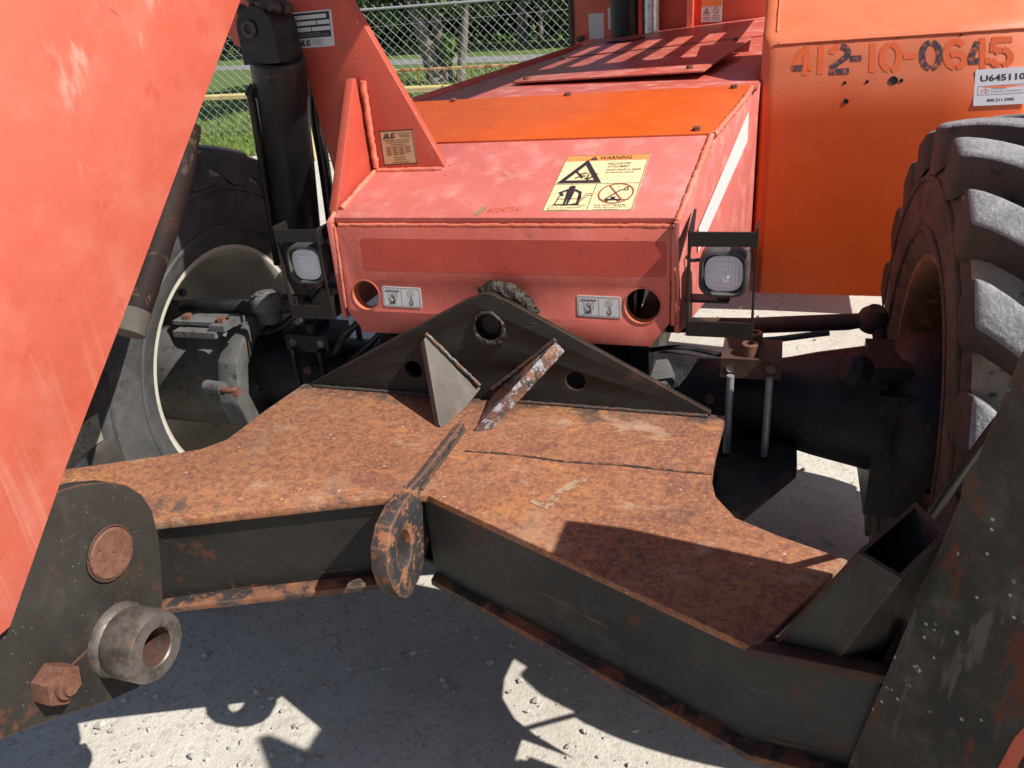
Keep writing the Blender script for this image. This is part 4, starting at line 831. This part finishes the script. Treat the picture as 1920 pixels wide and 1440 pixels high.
# --- front axle
bm = bmesh.new()
for s in (-1, 1):
    lathe_bm(bm, [(.12, .16), (.22, .150), (.32, .115), (.45, .098), (.60, .098), (.66, .110), (.72, .125), (.85, .150), (.86, .150), (.86, 0)], (0, .20, .64), (s, 0, 0), 32)
axle = frombm('front_axle', bm, 'oily_shaded', TH, 45)
lathe('differential', [(-.20, 0), (-.20, .07), (-.17, .10), (-.06, .165), (.0, .19), (.06, .19), (.10, .17), (.14, .10), (.14, 0)], (.06, .155, .645), (0, -1, 0), 'oily_shaded', axle, 32)
slab('axle_cap', [(.255, .02, .745), (.36, .02, .74), (.40, .10, .742), (.36, .22, .748), (.25, .22, .75)], .03, 'cast', axle, .004)
tube('cap_bolt', [(.325, .11, .743), (.325, .11, .765)], .012, 'cast', axle, 10)
lathe('cap_washer', [(0, .0), (0, .020), (.003, .019), (.003, 0)], (.30, .105, .7425), (0, 0, 1), 'rustb', axle, 16)
for s in (1, -1):
    X = lambda a, b: (min(s * a, s * b), max(s * a, s * b))
    x0, x1 = X(.505, .635)
    cp = box('clamp_block', (x0, .055, .765), (x1, .175, .812), 'rustd' if s > 0 else 'oily_shaded', axle, .004); nutm = 'rustb' if s > 0 else 'oily_shaded'  # left clamp, nuts and front U-bolts: dark material stands in for shade
    for (x, y) in ((.565, .085), (.572, .150)): lathe('clamp_nut', [(0, 0), (0, .019), (.026, .019), (.028, .017), (.028, .010), (.008, .009), (.008, 0)], (s * x, y, .811), (0, 0, 1), nutm, axle, 18)
    for x in (.528, .612):
        tube('u_bolt', [(s * x, .045, .775), (s * x, .045, .575)], .0085, 'galv' if s > 0 else 'oily_shaded', axle, 12); tube('u_bolt', [(s * x, .255, .775), (s * x, .255, .575)], .0085, 'rustb', axle, 12)
        lathe('block_hole', [(0, 0), (0, .010), (.001, .011)], (s * x, .0546, .79), (0, -1, 0), 'steel', axle, 12)
    x0, x1 = X(.50, .68)
    slab('spring_pad', [(s * .50, -.16, .565), (s * .57, -.175, .565), (s * .685, .03, .565), (s * .685, .26, .565), (s * .50, .26, .565)], .035, 'blackrust', axle, .004, nrm=(0, 0, 1))
    # chassis rail over the axle
    x0, x1 = X(.30, .345)
    box('chassis_rail', (x0, .05, .70), (x1, 2.6, .86), 'oily_shaded', TH, .004)
    # knuckle and hub
    kn = lathe('steering_knuckle', [(.0, .0), (.0, .11), (.012, .145), (.035, .172), (.07, .186), (.14, .190), (.36, .19), (.36, 0)], (s * .855, .21, .632), (s, 0, 0), 'oily_shaded' if s > 0 else 'cast', axle, 40)
    km = 'oily_shaded' if s > 0 else 'cast'
    if s < 0:
        bm = bmesh.new()
        # C-shaped yoke on the front side of the hub
        pts = [(R(a), r) for a, r in ((112, .20), (90, .215), (60, .21), (30, .215), (0, .22), (-30, .22), (-60, .215), (-90, .21), (-112, .20))]
        V = []
        for a, r in pts:
            y, z = .15 - r * math.cos(a), .655 + r * math.sin(a); y2, z2 = .15 - (r - .065) * math.cos(a), .655 + (r - .065) * math.sin(a)
            V.append([bm.verts.new(p) for p in ((s * .745, y2, z2), (s * .735, y, z), (s * .80, y, z), (s * .81, y2, z2))])
        for a, b in zip(V, V[1:]):
            for k in range(4): bm.faces.new((a[k], a[(k + 1) % 4], b[(k + 1) % 4], b[k]))
        bm.faces.new(V[0]); bm.faces.new(V[-1][::-1]); bmesh.ops.recalc_face_normals(bm, faces=bm.faces[:]); bevel(bm, .008)
        frombm('yoke', bm, km, axle)
    if s < 0:
        box('yoke_cap', (-.87, -.085, .852), (-.74, .045, .868), 'cast', axle, .005)
        box('clamp_strip', (-.89, -.055, .874), (-.735, -.015, .884), 'cast', axle, .003)
        box('clamp_ear', (-.76, -.075, .868), (-.715, -.005, .884), 'cast', axle, .004)
        for (x, y) in ((-.745, -.04), (-.86, -.03)): hexbolt('cap_screw', (x, y, .884), (0, 0, 1), .013, .010, 'rustb', axle, False)
        tube('steering_link', smoothpath([(-.98, .10, .86), (-.86, .06, .885), (-.72, .10, .87), (-.60, .14, .87)], 5), .022, 'oily_shaded', axle, 12)
        lathe('ball_joint', [(-.03, 0), (-.03, .030), (0, .036), (.012, .046), (.034, .047), (.046, .040), (.050, .030), (.053, .029), (.054, .014), (.057, .013), (.057, 0)], (-.70, .10, .860), (0, 0, 1), 'cast', axle, 28)
        box('ball_joint_arm', (-.68, .10, .868), (-.60, .15, .892), 'black', axle, .006)
        tube('stop_bolt', [(-.775, -.095, .712), (-.70, -.10, .71)], .008, 'rustb', axle, 10); hexbolt('stop_bolt_head', (-.712, -.099, .7105), (1, 0, 0), .014, .014, 'rustb', axle, False)
        tube('stop_boss', [(-.81, -.085, .712), (-.755, -.09, .712)], .018, 'cast', axle, 14)
    for k in range(8):
        a = R(k * 45 + 10); hexbolt('hub_bolt', (s * 1.205, .21 + .22 * math.cos(a), .632 + .22 * math.sin(a)), (-s, 0, 0), .013, .014, km, axle, False)
# tie rod and its ends on the right-hand side
tr = tube('tie_rod', [(.30, .38, .752), (.55, .38, .760), (.79, .38, .782), (.835, .38, .789)], [.021, .021, .021, .017], 'rustd', axle, 16)
lathe('tie_rod_end', [(-.03, 0), (-.028, .024), (-.015, .034), (.0, .037), (.016, .034), (.028, .024), (.034, .02), (.034, 0)], (.845, .38, .790), (.25, -.2, 1), 'rustd', axle, 24)
tube('tie_rod_stud', [(.855, .37, .79), (.87, .33, .72)], .016, 'rustd', axle, 12)
box('knuckle_lug', (.82, .10, .74), (.90, .26, .79), 'oily_shaded', axle, .01); lathe('kingpin_cap', [(0, 0), (0, .035), (.03, .04), (.05, .03), (.05, 0)], (.80, .06, .79), (-.6, -.2, .3), 'oily_shaded', axle, 20)
box('hub_block', (.84, .06, .43), (.96, .34, .74), 'oily_shaded', axle, .015)
tube('brake_hose', smoothpath([(.33, .10, .80), (.42, .04, .84), (.50, .10, .80)], 6), .006, 'hose', axle, 8)
for pts, r_ in (([(-.34, .08, .90), (-.42, .02, .84), (-.50, .06, .76), (-.62, .12, .74)], .009), ([(-.30, .10, .88), (-.40, .06, .78), (-.55, .10, .69), (-.72, .16, .72)], .008), ([(.36, .16, .86), (.44, .20, .84), (.56, .24, .78), (.74, .26, .80)], .008), ([(-.52, .20, .98), (-.58, .16, .90), (-.70, .14, .80), (-.80, .12, .78)], .010)): tube('brake_line', smoothpath(pts, 6), r_, 'hose', axle, 8)
for x in (-.45, -.62, .48, .70): hexbolt('drain_plug', (x, .11, .68), (0, -1, .3), .013, .010, 'rustb', axle, False)
# frame members seen under the front plate and through its holes
box('cross_member', (-.36, .12, .86), (.30, .16, .93), 'oily_shaded', TH, .004)
box('lower_link', (-.30, .02, .80), (-.24, .60, .84), 'oily_shaded', TH, .004)
for (x, y) in ((.27, .30), (.37, .55)): tube('hydraulic_hose', smoothpath([(x, y, 1.05), (x + .01, y + .02, .9), (x - .03, y + .1, .72)], 5), .016, 'hose', TH, 10)

# --- boom over the deck and an added slotted plate (above the picture, they throw the shade)
boom = box('boom', (-.22, .70, 2.10), (.38, 4.6, 2.46), 'red', TH, .01)
box('boom_inner_section', (-.18, -.07, 2.10), (.16, .71, 2.42), 'red', boom, .01)
box('boom_mast', (-.30, 3.5, 1.1), (.30, 4.4, 2.11), 'red', boom, .01)
def slot(y0, y1, z0, z1): r = (z1 - z0) / 2; return arcpts(y0 + r, z0 + r, r, 270, 90, 8) + [(y1, z1), (y1, z0)]
plate('slotted_shade_plate', (.62, 0, 0), (0, 1, 0), (0, 0, 1), [(1.18, 1.58), (2.9, 1.60), (2.9, 2.55), (1.18, 2.55)], [slot(1.42, 2.34, 1.68 + .155 * k, 1.765 + .155 * k) for k in range(5)], .006, 'red', TH, .001)

# ------------------------------------------------------------------ the yard and what lies behind it
def grid_sheet(name, pts, z, m, kind='structure'):
    me = bpy.data.meshes.new(name); me.from_pydata([(x, y, z) for x, y in pts], [], [tuple(range(len(pts)))]); me.update()
    o = meshobj(name, me, m); o['kind'] = kind; return o
# gravel lot, gently uneven
bm = bmesh.new(); N_ = 60; g = {}
for i in range(N_ + 1):
    for j in range(N_ + 1):
        u, v = -1 + 2 * i / N_, -1 + 2 * j / N_; x, y = 60 * u * abs(u), 1 + 90 * v * abs(v)
        a = math.exp(-(x * x + y * y) / 90)
        g[i, j] = bm.verts.new((x, y, -.004 + .010 * noise.noise(Vector((x * 1.3, y * 1.3, 0))) * a))
for i in range(N_):
    for j in range(N_): bm.faces.new((g[i, j], g[i + 1, j], g[i + 1, j + 1], g[i, j + 1]))
gr = frombm('ground', bm, 'gravel', None, True); gr['kind'] = 'structure'
grid_sheet('lawn', [(-150, 6.6), (-8, 7.6), (-4.5, 7.7), (-1, 8.2), (40, 8.4), (60, 120), (-150, 120)], .012, 'lawn')
def rl(t, o): return (-22 + 14.5 * t - o * .39, 28.9 - 6.1 * t + o * .92)
grid_sheet('road', [rl(-5, 0), rl(4, 0), rl(4, 3.6), rl(-5, 3.6)], .02, 'road')
# loose stone chips near the machine
bm = bmesh.new()
for k in range(5200):
    if k % 2: x, y = random.uniform(-1.6, 1.5), random.uniform(-1.1, .6)
    else: x, y = random.uniform(-3, 3), random.uniform(.5, 4.5)
    r = random.choice((.003, .003, .004, .004, .005, .006, .008, .013)) * random.uniform(.7, 1.3)
    M_ = Matrix.Translation((x, y, r * .25)) @ Matrix.Rotation(random.random() * 6, 4, 'Z') @ Matrix.Diagonal((1, random.uniform(.6, 1), random.uniform(.4, .7), 1))
    v = [bm.verts.new(M_ @ (Vector(p).normalized() * r * random.uniform(.75, 1.2))) for p in ((1, 0, 0), (-1, 0, 0), (0, 1, 0), (0, -1, 0), (0, 0, 1), (.5, .6, .7), (-.6, .4, .7))]
    for f in ((0, 5, 4), (5, 2, 6), (5, 6, 4), (6, 1, 4), (1, 3, 4), (3, 0, 4), (0, 2, 5), (2, 1, 6)): bm.faces.new([v[i] for i in f])
tag(frombm('stone_chips', bm, 'pebble', None, 20), 'small loose stone chips scattered over the gravel lot', 'gravel', kind='stuff')
# grass blades near the fence
bm = bmesh.new()
for k in range(26000):
    x = random.uniform(-15, -2.2); y = 7.3 + random.random() ** 1.6 * 13; z0 = .01
    if y < 7.7 and random.random() < .6: continue
    h = random.uniform(.03, .09); a = random.random() * 6.28; l = random.uniform(-.03, .03); wd = .008 + .0006 * y
    dx, dy = math.cos(a) * wd, math.sin(a) * wd
    v = [bm.verts.new(p) for p in ((x - dx, y - dy, z0), (x + dx, y + dy, z0), (x + l, y + l, z0 + h))]; bm.faces.new(v)
tag(frombm('grass', bm, 'blade', None, None), 'short green mown grass growing around the fence', 'grass', kind='stuff')

# --- chain-link fence
FA = Vector((-16.0, 7.25, 0)); FB = Vector((-1.6, 11.05, 0)); fd_ = (FB - FA); FL = fd_.length; fd_.normalize()
def FT(t): return FA + fd_ * t
def ftop(t): return 1.81 - .0125 * t
fence = empty('chain_link_fence', (FA.x, FA.y, 0), label='galvanised chain-link fence with round top rail and posts behind the machine', category='fence')
bm = bmesh.new(); dg = .135; nn = Vector((-fd_.y, fd_.x, 0))
def wire(a, b, r=.0026):
    d = (b - a).normalized(); u = d.cross(nn).normalized() * r; v = nn * r
    P = [a - u - v, a + u - v, a + u + v, a - u + v, b - u - v, b + u - v, b + u + v, b - u + v]
    V = [bm.verts.new(p) for p in P]
    for f in ((0, 1, 5, 4), (1, 2, 6, 5), (2, 3, 7, 6), (3, 0, 4, 7)): bm.faces.new([V[i] for i in f])
H_ = 1.66; n = int((FL + H_) / dg)
for k in range(n):
    t0 = k * dg
    for sgn in (1, -1):
        lo, hi = (t0 - H_, t0) if sgn > 0 else (t0, t0 - H_)       # bottom, top parameter
        zb, zt = .03, .03 + H_
        def clip(t, z):
            return t, z
        pts = []
        a, b = (lo, zb), (hi, zt)
        ta, tb = a[0], b[0]
        s0, s1 = 0., 1.
        d_ = tb - ta
        for lim, side in ((0, 1), (FL, -1)):
            f = (lim - ta) / d_
            if (d_ > 0) == (side > 0): s0 = max(s0, f)
            else: s1 = min(s1, f)
        if s1 <= s0: continue
        q = lambda s_: FT(ta + d_ * s_) + Vector((0, 0, zb + (zt + (ftop(ta + d_ * s_) - 1.63) - zb) * s_)) + nn * (.002 * sgn)
        wire(q(s0), q(s1))
wm = frombm('wire_mesh', bm, 'galv', fence, None); wm['kind'] = 'stuff'
tube('top_rail', [FT(0) + Vector((0, 0, ftop(0))), FT(FL) + Vector((0, 0, ftop(FL)))], .021, 'galv', fence, 10)
tube('tension_wire', [FT(0) + Vector((0, 0, ftop(0) - .22)), FT(FL * .5) + Vector((0, 0, ftop(FL * .5) - .30)), FT(FL) + Vector((0, 0, ftop(FL) - .18))], .003, 'galv', fence, 6)
for t in (FL - .05 + 0, FL - 5.2, FL - 8.2, FL - 11.2, .05):
    tube('post', [FT(t) - Vector((0, 0, .2)), FT(t) + Vector((0, 0, ftop(t) + .05))], .030, 'galv', fence, 12)
# --- yellow pipe barrier with a picket railing on part of it
bar = empty('pipe_barrier', (-4.9, 7.15, 0), label='faded yellow pipe barrier with rusty picket railing in front of the chain-link fence', category='barrier')
tube('pipe_rail', [(-9.5, 7.75, .80), (-6.72, 7.37, .80), (-4.3, 7.08, .80), (-3.1, 6.86, .80), (-.5, 6.4, .80)], .034, 'yellow', bar, 12)
tube('top_rail', [(-4.75, 7.20, .998), (-3.85, 7.03, .998), (-.6, 6.42, .998)], .016, 'yrust', bar, 8)
for k in range(22):
    x = -4.70 + k * .175; y = 7.19 - (x + 4.75) * .186
    tube('picket', [(x, y, .83), (x, y, .99)], .0065, 'yrust', bar, 6)
for x, y in ((-4.93, 7.13), (-8.2, 7.55), (-1.7, 6.62)): tube('post', [(x, y, -.1), (x, y, .80)], .024, 'yellow', bar, 10)

# --- trees
def leaves(bm, c, rad, n, size, squash=.8, jit=.35):
    c = Vector(c)
    for k in range(n):
        d = Vector((random.gauss(0, 1), random.gauss(0, 1), random.gauss(0, 1) * squash)).normalized() * (random.random() ** .45)
        p = c + Vector((d.x * rad[0], d.y * rad[1], d.z * rad[2]))
        a = Vector((random.gauss(0, 1), random.gauss(0, 1), random.gauss(0, .7))).normalized(); b = a.cross(Vector((random.gauss(0, 1), random.gauss(0, 1), random.gauss(0, 1)))).normalized()
        s = size * random.uniform(.6, 1.4)
        bm.faces.new([bm.verts.new(q) for q in (p - a * s, p - b * s * .45, p + a * s, p + b * s * .45)])
def clumps(bm, c, rad, nc, per, size, cr=.5):
    for k in range(nc):
        d = Vector((random.gauss(0, 1), random.gauss(0, 1), random.gauss(0, 1))).normalized() * random.uniform(.55, 1.0)
        q = Vector(c) + Vector((d.x * rad[0], d.y * rad[1], d.z * rad[2])); r = cr * random.uniform(.6, 1.3)
        leaves(bm, q, (r, r, r * .7), per, size)
def trunk(bm, path, r0, r1):
    P = smoothpath(path, 4); n = len(P); tube_bm(bm, P, [r0 + (r1 - r0) * (i / (n - 1)) ** .7 + (.35 * r0 if i == 0 else 0) for i in range(n)], 10, True, .07)
def tree(name, base, stems, crowns, label, sprigs=(), m='leaf', group=None, cat='tree', size=.13):
    t = empty(name, base, label=label, category=cat)
    if group: t['group'] = group
    bm = bmesh.new()
    for path, r0, r1 in stems: trunk(bm, [Vector(base) + Vector(p) for p in path], r0, r1)
    frombm('trunk', bm, 'bark', t, True)
    bm = bmesh.new()
    for c, rad, nc, per, cr in crowns: clumps(bm, Vector(base) + Vector(c), rad, nc, per, size, cr)
    for c, rad, n in sprigs: leaves(bm, Vector(base) + Vector(c), rad, n, size * .6)
    frombm('crown', bm, m, t, None); return t
b0 = (-7.25, 16.9, 0)
tree('shade_tree', b0, [([(-.1, 0, -.1), (-.25, 0, .7), (-.55, .1, 1.8), (-.8, .2, 3.6)], .27, .12), ([(.1, .1, -.1), (.05, .1, .6), (-.05, .1, 1.7), (-.1, .2, 3.4)], .17, .09),
     ([(.45, 0, -.1), (.62, .05, .8), (.82, .1, 1.9), (1.3, .2, 3.6)], .13, .07), ([(-.3, .05, 1.2), (-.9, .1, 2.2), (-1.6, .2, 3.4)], .10, .05), ([(.3, 0, 0), (.35, -.1, .35), (.42, -.1, .9)], .05, .02)],
     [((0, .3, 5.2), (3.0, 2.8, 1.9), 70, 85, .75)], 'pale blotchy multi-stemmed shade tree standing behind the chain-link fence',
     [((.32, -.15, .75), (.16, .16, .45), 150), ((-.05, -.1, 1.7), (.5, .3, .3), 120), ((.5, 0, 2.1), (.9, .5, .45), 300), ((-1.2, 0, 1.5), (.5, .4, .35), 180)])
tree('lawn_tree', (-7.4, 13.0, 0), [([(0, 0, -.1), (.05, 0, 1.2), (-.05, .05, 3.2)], .15, .08)], [((0, 0, 4.6), (2.3, 2.0, 1.5), 46, 85, .7)], 'slim tree on the lawn hidden behind the black cylinder', m='leaf')
for k, (x, y, h, leafm, lab) in enumerate((
        (-3.5, 31.5, 0, 'leaf', 'leafy green tree with drooping boughs at the wood edge beside the fence post'),
        (-10.5, 34.0, 0, 'leaf', 'bright green tree with low hanging boughs at the wood edge'),
        (-17.0, 38.0, 0, 'leafd', 'dark tree at the wood edge behind the shade tree'),
        (-25.0, 42.0, 0, 'leafd', 'dark tree at the wood edge behind the red bracket'),
        (-34.0, 47.0, 0, 'leaf', 'green tree at the wood edge seen past the black cylinder'),
        (-43.0, 53.0, 0, 'leafd', 'dark tree at the far end of the wood edge'))):
    tree('woodland_tree', (x, y, 0), [([(0, 0, -.2), (.1, 0, 2.5), (-.2, .2, 6)], .24, .14), ([(.5, 1.2, -.2), (.7, 1.2, 2.5), (1.2, 1.3, 5)], .13, .08)],
         [((0, 0, 5.6), (4.6, 3.0, 3.0), 90, 60, 1.1)], lab, [((random.uniform(-1.5, 1.5), -2.6, 2.0), (1.6, .8, 1.1), 900), ((2.6, -2.2, 1.3), (.9, .6, .9), 500), ((-3.0, -2.4, 2.3), (1.2, .7, .8), 450)], leafm, 'trees along the wood edge', size=.20)
bm = bmesh.new()
def wl(t, o): return (-2 - 12 * t - .45 * o, 31.5 + 6.3 * t + .88 * o)
for k in range(15000):
    t = random.uniform(-1.2, 4.2); o = 1.5 + random.random() ** 1.3 * 9; x, y = wl(t, o); h = .5 + 1.5 * o * .6 + 1.2 * noise.noise(Vector((x * .5, y * .5, 0)))
    p = Vector((x, y, random.random() ** .8 * max(.3, min(h, 6.5))))
    leaves(bm, p, (.25, .25, .2), 2, .26)
tag(frombm('undergrowth', bm, 'leafd', None, None), 'dense dark undergrowth and foliage of the wood across the road', 'undergrowth', kind='stuff')
bm = bmesh.new()
for k in range(3800):
    t = random.uniform(-1, 3.6); x, y = wl(t, random.uniform(.2, 1.6)); leaves(bm, (x, y, random.random() ** 2 * .45), (.2, .2, .1), 1, .12)
tag(frombm('verge_weeds', bm, 'leaf', None, None), 'ragged green weeds along the foot of the wood', 'weeds', kind='stuff')
